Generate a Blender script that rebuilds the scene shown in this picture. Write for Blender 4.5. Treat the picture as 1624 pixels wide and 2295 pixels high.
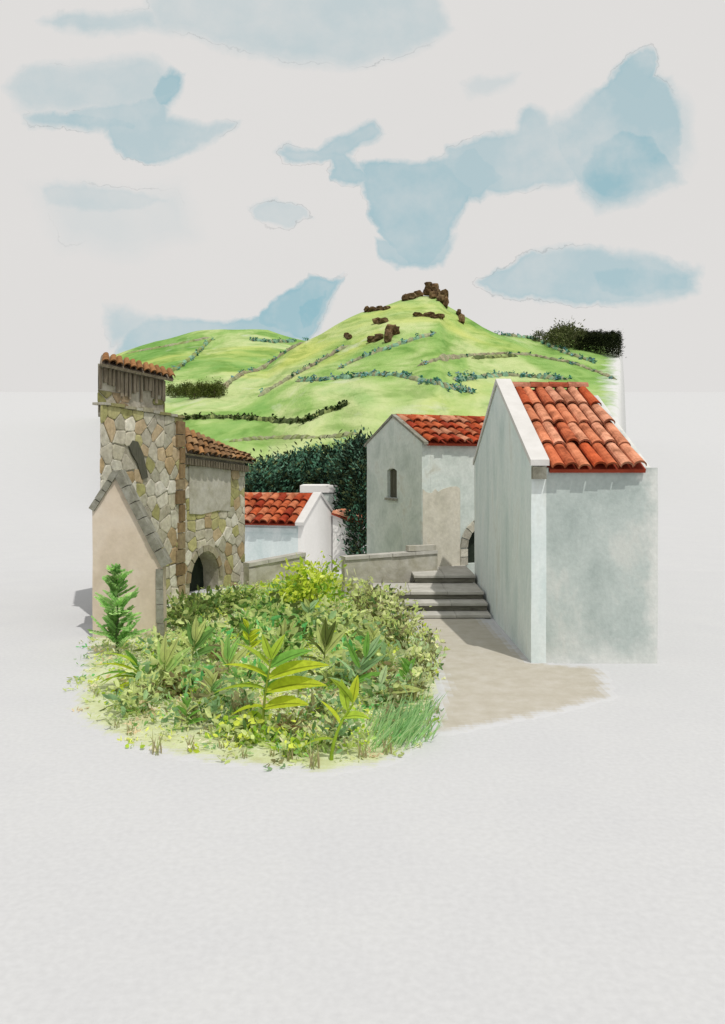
import bpy, math, random
from mathutils import Vector as V
from mathutils.geometry import tessellate_polygon
R = random.Random(7)
C = bpy.context.scene.collection
for o in list(bpy.data.objects): bpy.data.objects.remove(o)
scene = bpy.context.scene
rad = math.radians

# ------------------------------------------------------------------ camera
EYE = 3.2; F = 1900.0; CX = 812.0; HY = 1040.0     # eye height, focal length / centre / horizon measured on a 1624 px wide print
cam = bpy.data.cameras.new('camera'); co = bpy.data.objects.new('camera', cam); C.objects.link(co)
cam.sensor_fit = 'HORIZONTAL'; cam.sensor_width = 36.0; cam.lens = 36.0*F/1624.0
cam.shift_y = -(1147.5-HY)/1624.0
cam.clip_start = 0.1; cam.clip_end = 20000
co.location = (0, 0, EYE); co.rotation_euler = (rad(90), 0, 0)
scene.camera = co
scene.view_settings.view_transform = 'Standard'
scene.view_settings.look = 'None'
scene.view_settings.exposure = 0.0
scene.view_settings.gamma = 1.0
scene.render.film_transparent = False
try:
    scene.cycles.max_bounces = 6; scene.cycles.diffuse_bounces = 3
except Exception: pass

def lin(r, g, b, k=1.0):
    def f(v):
        v = v/255.0
        return (v/12.92 if v <= .04045 else ((v+.055)/1.055)**2.4)*k
    return (f(r), f(g), f(b), 1.0)

# ------------------------------------------------------------------ sun and sky
SUN_EL = rad(62); SUN_TO = V((0.48, -0.88, 0)).normalized()
sd = (SUN_TO*math.cos(SUN_EL) + V((0, 0, math.sin(SUN_EL)))).normalized()
sun = bpy.data.lights.new('sun', 'SUN'); so = bpy.data.objects.new('sun', sun); C.objects.link(so)
sun.energy = 2.6; sun.angle = rad(0.6); sun.color = (1.0, 0.955, 0.89)
so.rotation_euler = sd.to_track_quat('Z', 'Y').to_euler(); so.location = (10, -10, 30)

W = bpy.data.worlds.new('World'); scene.world = W; W.use_nodes = True
nt = W.node_tree; N = nt.nodes; L = nt.links; N.clear()
def nd(t, **k):
    n = N.new(t)
    for a, b in k.items(): setattr(n, a, b)
    return n
def wmath(op, a, b=None, clamp=False):
    n = nd('ShaderNodeMath', operation=op); n.use_clamp = clamp
    for i, s in enumerate((a, b)):
        if s is None: continue
        if isinstance(s, (int, float)): n.inputs[i].default_value = s
        else: L.new(s, n.inputs[i])
    return n.outputs[0]
out = nd('ShaderNodeOutputWorld'); bg = nd('ShaderNodeBackground'); bg.inputs['Strength'].default_value = 0.1
L.new(bg.outputs[0], out.inputs[0])
tc = nd('ShaderNodeTexCoord'); sep = nd('ShaderNodeSeparateXYZ'); L.new(tc.outputs['Generated'], sep.inputs[0])
yy = wmath('MAXIMUM', wmath('ABSOLUTE', sep.outputs[1]), 0.08)
uu = wmath('DIVIDE', sep.outputs[0], yy); vv = wmath('DIVIDE', sep.outputs[2], yy)
cmb = nd('ShaderNodeCombineXYZ'); L.new(uu, cmb.inputs[0]); L.new(vv, cmb.inputs[1]); cmb.inputs[2].default_value = 1.0
def wnoise(scale, detail, rough=.55, src=None):
    n = nd('ShaderNodeTexNoise'); n.inputs['Scale'].default_value = scale; n.inputs['Detail'].default_value = detail
    n.inputs['Roughness'].default_value = rough
    L.new(src or cmb.outputs[0], n.inputs['Vector']); return n
def vm(op, a, b=None):
    n = nd('ShaderNodeVectorMath', operation=op)
    for i, s in enumerate((a, b)):
        if s is None: continue
        if isinstance(s, tuple): n.inputs[i].default_value = s
        else: L.new(s, n.inputs[i])
    return n
nz = wnoise(16, 6, .62)
off = vm('MULTIPLY', vm('SUBTRACT', nz.outputs['Color'], (.5, .5, .5)).outputs[0], (.034, .030, 0))
nz2 = wnoise(90, 3, .6)
off2 = vm('MULTIPLY', vm('SUBTRACT', nz2.outputs['Color'], (.5, .5, .5)).outputs[0], (.007, .007, 0))
pw = vm('ADD', vm('ADD', cmb.outputs[0], off.outputs[0]).outputs[0], off2.outputs[0]).outputs[0]
wn = wnoise(6, 2); wide = wmath('ADD', wmath('MULTIPLY', wmath('POWER', wn.outputs[0], 4.0), .040), .0010)
# openings of clear sky between the clouds: strength, softness, outline (convex) in print coordinates turned into directions
OPEN = [
 (.50,.004,[(112,42),(140,35),(345,32),(345,60),(240,70),(140,57)]),
 (.44,.006,[(340,-30),(345,60),(560,118),(800,142),(905,122),(1000,60),(960,-30)]),
 (.42,.005,[(20,190),(50,160),(120,146),(340,136),(372,165),(385,215),(350,252),(60,246)]),
 (.78,.000,[(358,178),(382,160),(403,168),(403,200),(382,235),(352,238),(346,208)]),
 (.60,.001,[(150,256),(345,215),(388,215),(380,250),(402,282),(350,290),(240,284)]),
 (.68,.001,[(64,266),(78,256),(240,260),(310,276),(300,296),(240,291),(70,279)]),
 (.58,.000,[(240,272),(390,268),(482,285),(440,330),(382,360),(340,366),(290,347),(240,308)]),
 (.62,.000,[(400,277),(480,281),(538,264),(520,298),(490,306),(420,334)]),
 (.36,.002,[(95,424),(150,402),(190,398),(280,425),(380,430),(380,446),(300,470),(200,478),(110,452)]),
 (.16,.012,[(90,430),(400,430),(430,520),(300,560),(150,540)]),
 (.34,.001,[(566,466),(600,454),(670,470),(692,486),(640,506),(580,487)]),
 (.66,.000,[(622,340),(645,325),(700,334),(762,345),(755,360),(640,354)]),
 (.68,.000,[(690,336),(760,308),(836,270),(857,296),(838,314),(770,347),(720,352)]),
 (.70,.000,[(735,346),(775,340),(800,372),(832,400),(795,412),(750,402)]),
 (.72,.000,[(748,376),(790,370),(870,362),(1012,368),(1062,430),(1062,470),(1042,500),(986,562),(972,588),(900,594),(848,570),(838,520),(798,440)]),
 (.62,.001,[(852,545),(1004,545),(988,592),(905,600),(856,578)]),
 (.66,.001,[(950,372),(1060,328),(1130,390),(1070,445),(980,440)]),
 (.58,.000,[(1004,306),(1180,292),(1290,268),(1290,400),(1255,427),(1100,430),(1050,437),(1000,380)]),
 (.56,.000,[(1164,304),(1172,250),(1190,241),(1212,252),(1226,275),(1232,304)]),
 (.68,.001,[(1218,302),(1300,238),(1385,172),(1500,184),(1526,280),(1516,388),(1450,434),(1360,458),(1318,448),(1296,412),(1238,424)]),
 (.70,.000,[(1366,192),(1420,124),(1445,112),(1470,124),(1472,160),(1440,232)]),
 (.92,.004,[(1330,322),(1400,290),(1460,300),(1500,360),(1512,400),(1420,442),(1350,457),(1310,434),(1300,392)]),
 (.30,.006,[(1480,180),(1540,250),(1552,340),(1510,392),(1480,300)]),
 (.62,.000,[(1058,612),(1090,588),(1180,576),(1240,543),(1320,533),(1400,558),(1480,588),(1546,602),(1562,640),(1540,662),(1440,682),(1390,687),(1250,672),(1130,657),(1068,634)]),
 (.76,.003,[(1320,602),(1400,585),(1480,598),(1552,610),(1556,650),(1420,682),(1340,662)]),
 (.86,.000,[(590,692),(614,660),(630,631),(652,626),(757,620),(736,682),(706,738),(684,760),(640,748),(556,714)]),
 (1.0,.003,[(668,684),(746,630),(730,692),(700,737),(664,737)]),
 (.74,.000,[(248,774),(290,744),(310,714),(400,715),(560,706),(662,745),(640,784),(420,784),(250,800)]),
 (.50,.001,[(248,694),(285,700),(332,720),(332,747),(248,762)]),
 (.24,.002,[(1044,196),(1080,180),(1147,177),(1141,190),(1105,206),(1054,213)]),
]
mm = None; near = None
for (stg, soft, poly) in OPEN:
    q = [((x-CX)/F, (HY-y)/F) for x, y in poly]
    area = sum(q[k][0]*q[(k+1) % len(q)][1]-q[(k+1) % len(q)][0]*q[k][1] for k in range(len(q)))
    if area < 0: q = q[::-1]
    sdv = None
    for k in range(len(q)):
        (xa, ya), (xb, yb) = q[k], q[(k+1) % len(q)]; ln = math.hypot(xb-xa, yb-ya); ex, ey = (yb-ya)/ln, -(xb-xa)/ln
        dv = vm('DOT_PRODUCT', pw, (ex, ey, -(ex*xa+ey*ya)-.0022)).outputs['Value']
        if sdv is None: sdv = dv
        else:
            sm = nd('ShaderNodeMath', operation='SMOOTH_MAX'); L.new(sdv, sm.inputs[0]); L.new(dv, sm.inputs[1]); sm.inputs[2].default_value = .004; sdv = sm.outputs[0]
    wd = wmath('ADD', wide, soft)
    mk = wmath('SUBTRACT', .5, wmath('DIVIDE', sdv, wmath('MULTIPLY', wd, 2.0)), True)
    mk = wmath('MULTIPLY', mk, stg)
    mm = mk if mm is None else wmath('MAXIMUM', mm, mk)
    near = sdv if near is None else wmath('MINIMUM', near, sdv)
vn = wnoise(10, 5, .62)
vv2 = wmath('ADD', wmath('MULTIPLY', wmath('SUBTRACT', vn.outputs[0], .5), 1.7), .86, True)
rim = wmath('SUBTRACT', 1.0, wmath('DIVIDE', wmath('ABSOLUTE', wmath('ADD', near, .0035)), .0035), True)
mm = wmath('MULTIPLY', mm, wmath('ADD', vv2, wmath('MULTIPLY', rim, .10)), True)
# thin grey edges here and there along the cloud rims
ln_n = wnoise(30, 3, .6); ln_g = wnoise(7, 2)
edge = wmath('ABSOLUTE', wmath('SUBTRACT', near, wmath('MULTIPLY', wmath('SUBTRACT', ln_n.outputs[0], .45), .022)))
edge = wmath('SUBTRACT', 1.0, wmath('DIVIDE', edge, .0009), True)
gate = wmath('MULTIPLY', wmath('SUBTRACT', ln_g.outputs[0], .48), 9.0, True)
edge = wmath('MULTIPLY', wmath('MULTIPLY', edge, gate), .30)
sky = nd('ShaderNodeTexSky', sky_type='NISHITA'); sky.sun_disc = False
sky.sun_elevation = SUN_EL; sky.sun_rotation = math.atan2(sd.x, sd.y)
blue = nd('ShaderNodeMix', data_type='RGBA'); blue.inputs['Factor'].default_value = 0.12
b = lin(150,191,200); blue.inputs['A'].default_value = (b[0]*10, b[1]*10, b[2]*10, 1)
L.new(sky.outputs[0], blue.inputs['B'])
cn = wnoise(2.6, 5, .6)
cl = nd('ShaderNodeMix', data_type='RGBA'); w0 = lin(221,219,217); w1 = lin(226,224,222)
cl.inputs['A'].default_value = tuple(v*10 for v in w0[:3])+(1,); cl.inputs['B'].default_value = tuple(v*10 for v in w1[:3])+(1,)
L.new(cn.outputs[0], cl.inputs['Factor'])
fin = nd('ShaderNodeMix', data_type='RGBA'); L.new(mm, fin.inputs['Factor'])
L.new(cl.outputs['Result'], fin.inputs['A']); L.new(blue.outputs['Result'], fin.inputs['B'])
dk = nd('ShaderNodeMix', data_type='RGBA'); L.new(edge, dk.inputs['Factor']); L.new(fin.outputs['Result'], dk.inputs['A'])
gcol = lin(120,126,130); dk.inputs['B'].default_value = (gcol[0]*10, gcol[1]*10, gcol[2]*10, 1)
L.new(dk.outputs['Result'], bg.inputs['Color'])

# ------------------------------------------------------------------ helpers
def P(px, py, Y): return V(((px-CX)*Y/F, Y, EYE-(py-HY)*Y/F))
def G(px, py):                       # the spot of level ground seen at that place of the print
    Y = EYE*F/(py-HY); return V(((px-CX)*Y/F, Y, 0))
def px_of(p): return CX+p.x/p.y*F, HY+(EYE-p.z)/p.y*F
UP = V((0, 0, 1))

class MB:
    def __init__(s): s.v = []; s.f = []; s.c = []
    def add(s, vs, fs, col=(1, 1, 1)):
        k = len(s.v); s.v += [tuple(x) for x in vs]
        for f in fs: s.f.append([i+k for i in f]); s.c.append(col)
    def quadbox(s, p, col=(1, 1, 1)):            # eight corners: bottom four then top four
        s.add(p, [(3,2,1,0),(4,5,6,7),(0,1,5,4),(1,2,6,5),(2,3,7,6),(3,0,4,7)], col)
    def box(s, O, U, Wd, H, col=(1, 1, 1)):
        O = V(O); U = V(U); Wd = V(Wd); H = V(H)
        a = [O, O+U, O+U+Wd, O+Wd]; s.quadbox(a+[x+H for x in a], col)
    def prism(s, outline, holes, O, U, Nn, th, col=(1, 1, 1)):   # a wall panel: outline and holes in (u, z), thickness th inwards
        loops = [outline]+list(holes); pts = [q for l in loops for q in l]; n = len(pts)
        tris = tessellate_polygon([[V((a, b, 0)) for a, b in l] for l in loops])
        fr = [O+U*a+UP*b for a, b in pts]; bk = [q-Nn*th for q in fr]
        fs = [tuple(t) for t in tris]+[tuple(i+n for i in reversed(t)) for t in tris]
        k = 0
        for l in loops:
            m = len(l)
            for i in range(m):
                j = (i+1) % m; fs.append((k+i, k+j, k+j+n, k+i+n))
            k += m
        s.add(fr+bk, fs, col)
    def tube(s, pts, rs, col=(1, 1, 1), seg=6):
        vs = []; fs = []; n = len(pts)
        for i, p in enumerate(pts):
            p = V(p); d = (V(pts[min(i+1, n-1)])-V(pts[max(i-1, 0)])).normalized()
            a = d.cross(V((.31, .87, .38))).normalized(); b = d.cross(a); r = rs[i] if isinstance(rs, (list, tuple)) else rs
            for k in range(seg):
                t = 2*math.pi*k/seg; vs.append(p+a*math.cos(t)*r+b*math.sin(t)*r)
        for i in range(n-1):
            for k in range(seg):
                fs.append((i*seg+k, i*seg+(k+1) % seg, (i+1)*seg+(k+1) % seg, (i+1)*seg+k))
        fs.append(tuple(range(seg-1, -1, -1))); fs.append(tuple((n-1)*seg+k for k in range(seg)))
        s.add(vs, fs, col)
    def blade(s, base, d, side, length, width, droop, col, rib=None, n=6, fold=.18, tip=1.0):
        # a lance leaf: strip folded along its midrib, drooping towards the tip
        d = V(d).normalized(); side = V(side).normalized(); nrm = side.cross(d).normalized()
        if nrm.z < 0: nrm = -nrm
        vs = []; p = V(base); dd = d.copy()
        for i in range(n+1):
            t = i/n; w = width*.5*max(.03, math.sin(math.pi*min(1, t**.8*.97+.03)))**.8*(1 if t < .9 else tip)
            vs += [p-side*w+nrm*w*fold*2, p-side*w*.12, p+side*w*.12, p+side*w+nrm*w*fold*2]
            dd = (dd+V((0, 0, -droop/n))).normalized(); p = p+dd*length/n
        for i in range(n):
            a = i*4; b = a+4
            base_i = len(s.v)
        k = len(s.v); s.v += [tuple(x) for x in vs]
        for i in range(n):
            for j in range(3):
                a = k+i*4+j; s.f.append([a, a+1, a+5, a+4]); s.c.append((rib if (j == 1 and rib) else col))
    def leaf(s, p, d, u, ln, w, col):           # small folded leaf
        d = d.normalized(); u = u.normalized(); n_ = d.cross(u)
        s.add([p, p+d*ln*.35+u*w*.5+n_*w*.12, p+d*ln*.75+u*w*.38+n_*w*.1, p+d*ln, p+d*ln*.75-u*w*.38+n_*w*.1, p+d*ln*.35-u*w*.5+n_*w*.12, p+d*ln*.5],
              [(0, 1, 6), (1, 2, 6), (2, 3, 6), (3, 4, 6), (4, 5, 6), (5, 0, 6)], col)
    def build(s, name, mat, parent=None, smooth=False, recalc=True):
        me = bpy.data.meshes.new(name); off = V((0, 0, 0))
        if parent is not None: off = WL.get(parent.name, off)
        me.from_pydata([(a-off.x, b-off.y, c-off.z) for a, b, c in s.v], [], s.f)
        if recalc:
            import bmesh
            bm = bmesh.new(); bm.from_mesh(me); bmesh.ops.recalc_face_normals(bm, faces=bm.faces); bm.to_mesh(me); bm.free()
        at = me.color_attributes.new('Col', 'FLOAT_COLOR', 'CORNER')
        buf = []
        for poly, c in zip(me.polygons, s.c): buf += [c[0], c[1], c[2], 1.0]*poly.loop_total
        at.data.foreach_set('color', buf)
        if smooth: me.polygons.foreach_set('use_smooth', [True]*len(me.polygons))
        me.materials.append(mat); me.update()
        o = bpy.data.objects.new(name, me); C.objects.link(o)
        if parent is not None: o.parent = parent; WL[o.name] = off
        return o
WL = {}
def tag(o, label=None, cat=None, group=None, kind=None):
    if label: o['label'] = label
    if cat: o['category'] = cat
    if group: o['group'] = group
    if kind: o['kind'] = kind
    return o
def thing(name, label, cat, loc=(0, 0, 0), group=None):
    o = bpy.data.objects.new(name, None); C.objects.link(o); o.location = loc; o.empty_display_size = .2
    WL[o.name] = V(loc); return tag(o, label, cat, group)
def dup(root, loc, rz=0, sc=1.0, label=None):
    r = root.copy(); C.objects.link(r); r.location = loc; r.rotation_euler = (0, 0, rz); r.scale = (sc, sc, sc) if not isinstance(sc, tuple) else sc
    if label: r['label'] = label
    for ch in list(root.children):
        c = ch.copy(); C.objects.link(c); c.parent = r
        for g in list(ch.children):
            d = g.copy(); C.objects.link(d); d.parent = c
    return r

def mat(name, cols, scale=3.0, stretch=(1, 1, 1), rough=.9, bump=.15, bscale=40, attr=False, speck=0.0, detail=6, contrast=1.0, spec=.15, transl=0, fade=False):
    m = bpy.data.materials.new(name); m.use_nodes = True; t = m.node_tree; n = t.nodes; l = t.links
    bs = n['Principled BSDF']; bs.inputs['Roughness'].default_value = rough
    bs.inputs['Specular IOR Level'].default_value = spec
    tcn = n.new('ShaderNodeTexCoord'); mp = n.new('ShaderNodeMapping'); mp.inputs['Scale'].default_value = stretch
    geo = n.new('ShaderNodeNewGeometry')
    l.new(geo.outputs['Position'] if not attr == 'obj' else tcn.outputs['Object'], mp.inputs['Vector'])
    nz = n.new('ShaderNodeTexNoise'); nz.inputs['Scale'].default_value = scale; nz.inputs['Detail'].default_value = detail; nz.inputs['Roughness'].default_value = .62
    nz.inputs['Distortion'].default_value = .4
    l.new(mp.outputs[0], nz.inputs['Vector'])
    cr = n.new('ShaderNodeValToRGB'); l.new(nz.outputs[0], cr.inputs[0])
    k = len(cols); e = cr.color_ramp.elements
    for i, c in enumerate(cols):
        pos = .5+((i/(k-1) if k > 1 else .5)-.5)*.42/contrast
        if i < 2: el = e[i]; el.position = pos
        else: el = e.new(pos)
        el.color = c
    if k == 1: e[1].color = cols[0]
    res = cr.outputs[0]
    if attr:
        at = n.new('ShaderNodeAttribute'); at.attribute_name = 'Col'
        mx = n.new('ShaderNodeMix'); mx.data_type = 'RGBA'; mx.blend_type = 'MULTIPLY'; mx.inputs['Factor'].default_value = 1
        l.new(res, mx.inputs['A']); l.new(at.outputs['Color'], mx.inputs['B']); res = mx.outputs['Result']
    if fade:        # limewash rubbed thin and pale low on the wall and towards its far end
        sx = n.new('ShaderNodeSeparateXYZ'); l.new(geo.outputs['Position'], sx.inputs[0])
        nf = n.new('ShaderNodeTexNoise'); nf.inputs['Scale'].default_value = 2.2; nf.inputs['Detail'].default_value = 7; nf.inputs['Roughness'].default_value = .65; l.new(geo.outputs['Position'], nf.inputs['Vector'])
        def mth(op, a, b, c=False):
            q = n.new('ShaderNodeMath'); q.operation = op; q.use_clamp = c
            for k_, v_ in enumerate((a, b)):
                if isinstance(v_, (int, float)): q.inputs[k_].default_value = v_
                else: l.new(v_, q.inputs[k_])
            return q.outputs[0]
        nn = mth('MULTIPLY', mth('SUBTRACT', nf.outputs[0], .5), 1.5)
        low = mth('MULTIPLY', mth('SUBTRACT', .55, mth('ADD', sx.outputs[2], nn)), 1.6, True)
        end = mth('MULTIPLY', mth('SUBTRACT', mth('ADD', sx.outputs[0], mth('MULTIPLY', nn, .6)), 4.50), 4.5, True)
        fm = mth('MULTIPLY', mth('MAXIMUM', low, end), .85)
        mx = n.new('ShaderNodeMix'); mx.data_type = 'RGBA'; l.new(fm, mx.inputs['Factor']); l.new(res, mx.inputs['A']); mx.inputs['B'].default_value = lin(212,214,211); res = mx.outputs['Result']
    if speck:
        n2 = n.new('ShaderNodeTexNoise'); n2.inputs['Scale'].default_value = bscale*.5; n2.inputs['Detail'].default_value = 4
        l.new(geo.outputs['Position'], n2.inputs['Vector'])
        mr = n.new('ShaderNodeMapRange'); mr.inputs['From Min'].default_value = .3; mr.inputs['From Max'].default_value = .7
        mr.inputs['To Min'].default_value = 1-speck; mr.inputs['To Max'].default_value = 1+speck*.6
        l.new(n2.outputs[0], mr.inputs['Value'])
        mx = n.new('ShaderNodeMix'); mx.data_type = 'RGBA'; mx.blend_type = 'MULTIPLY'; mx.inputs['Factor'].default_value = 1
        l.new(res, mx.inputs['A']); l.new(mr.outputs[0], mx.inputs['B']); res = mx.outputs['Result']
    l.new(res, bs.inputs['Base Color'])
    if transl:
        tb = n.new('ShaderNodeBsdfTranslucent'); l.new(res, tb.inputs['Color']); ms = n.new('ShaderNodeMixShader'); ms.inputs[0].default_value = transl
        l.new(bs.outputs[0], ms.inputs[1]); l.new(tb.outputs[0], ms.inputs[2]); l.new(ms.outputs[0], n['Material Output'].inputs['Surface'])
    if bump:
        n3 = n.new('ShaderNodeTexNoise'); n3.inputs['Scale'].default_value = bscale; n3.inputs['Detail'].default_value = 5
        l.new(geo.outputs['Position'], n3.inputs['Vector'])
        bp = n.new('ShaderNodeBump'); bp.inputs['Strength'].default_value = bump; bp.inputs['Distance'].default_value = .02
        l.new(n3.outputs[0], bp.inputs['Height']); l.new(bp.outputs[0], bs.inputs['Normal'])
    return m

K = .80     # picture value to base colour under this light
paper = mat('pale_ground', [lin(219,221,224,.72), lin(223,225,227,.72)], scale=.8, bump=.05, bscale=34, rough=1.0, spec=0, speck=.05)
M = {}
M['grey_wall'] = mat('shade_lifted_limewash', [lin(190,205,205), lin(205,217,217), lin(216,225,225), lin(202,208,203)], scale=1.3, stretch=(1, 1, .45), bump=.12, bscale=30, speck=.06)  # lighter copy of the limewash, offsets the shade on the near house's gable
M['long_wall'] = mat('sun_lowered_limewash', [lin(158,170,167), lin(171,182,179), lin(180,190,187), lin(194,199,195)], scale=1.5, stretch=(1, 1, .6), bump=.14, bscale=30, speck=.08, contrast=1.2, fade=True)  # darker copy of the same limewash, offsets the sun on the long wall
M['mid_wall'] = mat('weathered_limewash', [lin(176,187,181), lin(190,200,194), lin(204,212,207), lin(188,190,178)], scale=1.5, bump=.14, bscale=26, speck=.08)
M['worn_wall'] = mat('worn_plaster', [lin(184,181,166), lin(196,192,177), lin(206,202,188), lin(190,183,164)], scale=2.2, bump=.2, bscale=22, speck=.1)
M['white_wall'] = mat('white_limewash', [lin(230,229,226), lin(236,235,233)], scale=1.2, bump=.08, bscale=20, speck=.03)
M['white_coping'] = mat('white_coping', [lin(208,207,204,.85), lin(222,221,219,.85)], scale=3, bump=.15, bscale=30)
M['tile'] = mat('terracotta', [lin(176,160,150), lin(232,222,216), lin(255,255,255)], scale=3.5, bump=.3, bscale=45, attr=True, speck=.2, contrast=1.3)
M['pan'] = mat('dark_terracotta', [lin(128,52,36), lin(160,70,48)], scale=4, bump=.2)
M['old_tile'] = mat('weathered_brown_tile', [lin(205,200,195), lin(255,252,248)], scale=5, bump=.3, bscale=30, attr=True, speck=.2)
M['stone'] = mat('field_stone', [lin(218,214,206), lin(242,240,234), lin(255,255,252)], scale=6, bump=.5, bscale=18, attr=True, speck=.18)
M['mortar'] = mat('lime_mortar', [lin(132,126,110), lin(166,161,146), lin(190,186,174)], scale=2.5, bump=.4, bscale=25, speck=.15)
M['beige'] = mat('beige_render', [lin(192,178,158,.92), lin(208,194,176,.92), lin(216,205,190,.92)], scale=1.1, bump=.12, bscale=26, speck=.05)
M['coping'] = mat('grey_coping_stone', [lin(120,118,104,.75), lin(150,149,136,.75), lin(176,176,166,.75)], scale=4, bump=.3, bscale=24, speck=.15)
M['low_wall'] = mat('pale_garden_wall', [lin(170,166,146,.75), lin(200,197,184,.75), lin(218,216,208,.75)], scale=2.0, bump=.3, bscale=20, speck=.1)
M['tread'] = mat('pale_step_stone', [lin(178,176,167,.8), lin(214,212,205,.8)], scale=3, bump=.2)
M['riser'] = mat('shaded_step_stone', [lin(84,82,76), lin(120,118,108), lin(140,138,128)], scale=4, stretch=(.6, 1, 3), bump=.3)  # step stone darkened, so the risers carry shade in their colour
M['wood_and_shade'] = mat('board_and_eave_shade', [lin(96,88,76), lin(132,122,106), lin(160,150,134)], scale=5, stretch=(4, 4, .6), bump=.3)  # brown of the roof decking and cornice, also of the painted eave-shadow strips
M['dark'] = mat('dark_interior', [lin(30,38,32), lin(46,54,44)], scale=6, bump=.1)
M['shutter'] = mat('dark_shutter', [lin(72,72,62), lin(96,96,84)], scale=6, stretch=(6, 6, .8), bump=.3)
M['rock'] = mat('brown_rock', [lin(78,62,44,.9), lin(112,90,64,.9), lin(150,132,100,.9)], scale=.9, bump=.8, bscale=4, attr=True, speck=.3)
M['leaf'] = mat('leaf', [lin(215,215,215), lin(255,255,255)], scale=14, bump=0, attr=True, rough=.7, spec=.1, transl=.55)
M['far_leaf'] = mat('far_leaf', [lin(205,205,205), lin(255,255,255)], scale=2, bump=0, attr=True, rough=.9, spec=.05)
M['stem'] = mat('stem', [lin(215,215,215), lin(255,255,255)], scale=9, bump=.2, attr=True)
M['bark'] = mat('bark', [lin(70,62,50), lin(100,90,72)], scale=6, bump=.4)
M['field_wall'] = mat('field_wall', [lin(200,200,200), lin(255,255,255)], scale=1.2, bump=.6, bscale=3, attr=True, speck=.25)

def sheet(name, mb, cols, label=None):       # pale ground with a coloured wash carried by the mask in Col
    m = bpy.data.materials.new(name); m.use_nodes = True; t = m.node_tree; n = t.nodes; l = t.links
    bs = n['Principled BSDF']; bs.inputs['Roughness'].default_value = 1; bs.inputs['Specular IOR Level'].default_value = .05
    geo = n.new('ShaderNodeNewGeometry'); nz = n.new('ShaderNodeTexNoise'); nz.inputs['Scale'].default_value = 3.2; nz.inputs['Detail'].default_value = 7
    nz.inputs['Roughness'].default_value = .65; l.new(geo.outputs['Position'], nz.inputs['Vector'])
    cr = n.new('ShaderNodeValToRGB'); l.new(nz.outputs[0], cr.inputs[0]); e = cr.color_ramp.elements
    for i, c in enumerate(cols):
        el = e[i] if i < 2 else e.new(.5); el.position = .3+.4*i/(len(cols)-1); el.color = c
    at = n.new('ShaderNodeAttribute'); at.attribute_name = 'Col'
    n2 = n.new('ShaderNodeTexNoise'); n2.inputs['Scale'].default_value = 5; n2.inputs['Detail'].default_value = 6; l.new(geo.outputs['Position'], n2.inputs['Vector'])
    s1 = n.new('ShaderNodeMath'); s1.operation = 'ADD'; l.new(at.outputs['Fac'], s1.inputs[0]); l.new(n2.outputs[0], s1.inputs[1])
    mr = n.new('ShaderNodeMapRange'); mr.inputs['From Min'].default_value = .72; mr.inputs['From Max'].default_value = 1.12; l.new(s1.outputs[0], mr.inputs['Value'])
    n1 = n.new('ShaderNodeTexNoise'); n1.inputs['Scale'].default_value = .8; l.new(geo.outputs['Position'], n1.inputs['Vector'])
    pm = n.new('ShaderNodeMix'); pm.data_type = 'RGBA'; pm.inputs['A'].default_value = lin(219,221,224,.72); pm.inputs['B'].default_value = lin(223,225,227,.72); l.new(n1.outputs[0], pm.inputs['Factor'])
    mx = n.new('ShaderNodeMix'); mx.data_type = 'RGBA'; l.new(mr.outputs[0], mx.inputs['Factor']); l.new(pm.outputs['Result'], mx.inputs['A']); l.new(cr.outputs[0], mx.inputs['B'])
    l.new(mx.outputs['Result'], bs.inputs['Base Color'])
    n3 = n.new('ShaderNodeTexNoise'); n3.inputs['Scale'].default_value = 28; n3.inputs['Detail'].default_value = 5; l.new(geo.outputs['Position'], n3.inputs['Vector'])
    bp = n.new('ShaderNodeBump'); bp.inputs['Strength'].default_value = .25; bp.inputs['Distance'].default_value = .02; l.new(n3.outputs[0], bp.inputs['Height']); l.new(bp.outputs[0], bs.inputs['Normal'])
    return tag(mb.build(name, m, recalc=False, smooth=True), label=label, kind='structure')

def smooth(a, b, x):
    t = max(0, min(1, (x-a)/(b-a))); return t*t*(3-2*t)
def inside(poly, x, y):
    c = False; n = len(poly)
    for i in range(n):
        x1, y1 = poly[i]; x2, y2 = poly[(i+1) % n]
        if (y1 > y) != (y2 > y) and x < (x2-x1)*(y-y1)/(y2-y1)+x1: c = not c
    return c
def edge_dist(poly, x, y):
    best = 1e9; n = len(poly)
    for i in range(n):
        x1, y1 = poly[i]; x2, y2 = poly[(i+1) % n]; dx = x2-x1; dy = y2-y1
        t = max(0, min(1, ((x-x1)*dx+(y-y1)*dy)/(dx*dx+dy*dy+1e-9)))
        best = min(best, math.hypot(x-x1-t*dx, y-y1-t*dy))
    return best

# ------------------------------------------------------------------ the setting: ground
DIP = -1.8
def gz(Y):
    r = 0 if Y < 80 else (.13*(Y-80)**2/240 if Y < 200 else 7.8+.13*(min(Y, 520)-200))
    return DIP*smooth(25, 31, Y)+r-max(0, Y-520)*.01
g = MB()
ys = [-60, 0, 4, 8, 12, 16, 20, 24]+[25+.5*i for i in range(13)]+[36, 50, 65, 80, 95, 110, 125, 140, 155, 170, 185, 200, 260, 320, 400, 480, 515, 530, 1200, 4000]
xs = [-6000, -2000, -700, -300, -150, -60, -20, -8, 0, 8, 20, 60, 150, 300, 700, 2000, 6000]
vs = [(x, y, gz(y)) for y in ys for x in xs]; nx = len(xs)
g.add(vs, [(j*nx+i, j*nx+i+1, (j+1)*nx+i+1, (j+1)*nx+i) for j in range(len(ys)-1) for i in range(nx-1)])
tag(g.build('ground', paper, smooth=True, recalc=False), 'pale bare ground around the village and garden', kind='structure')

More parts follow.
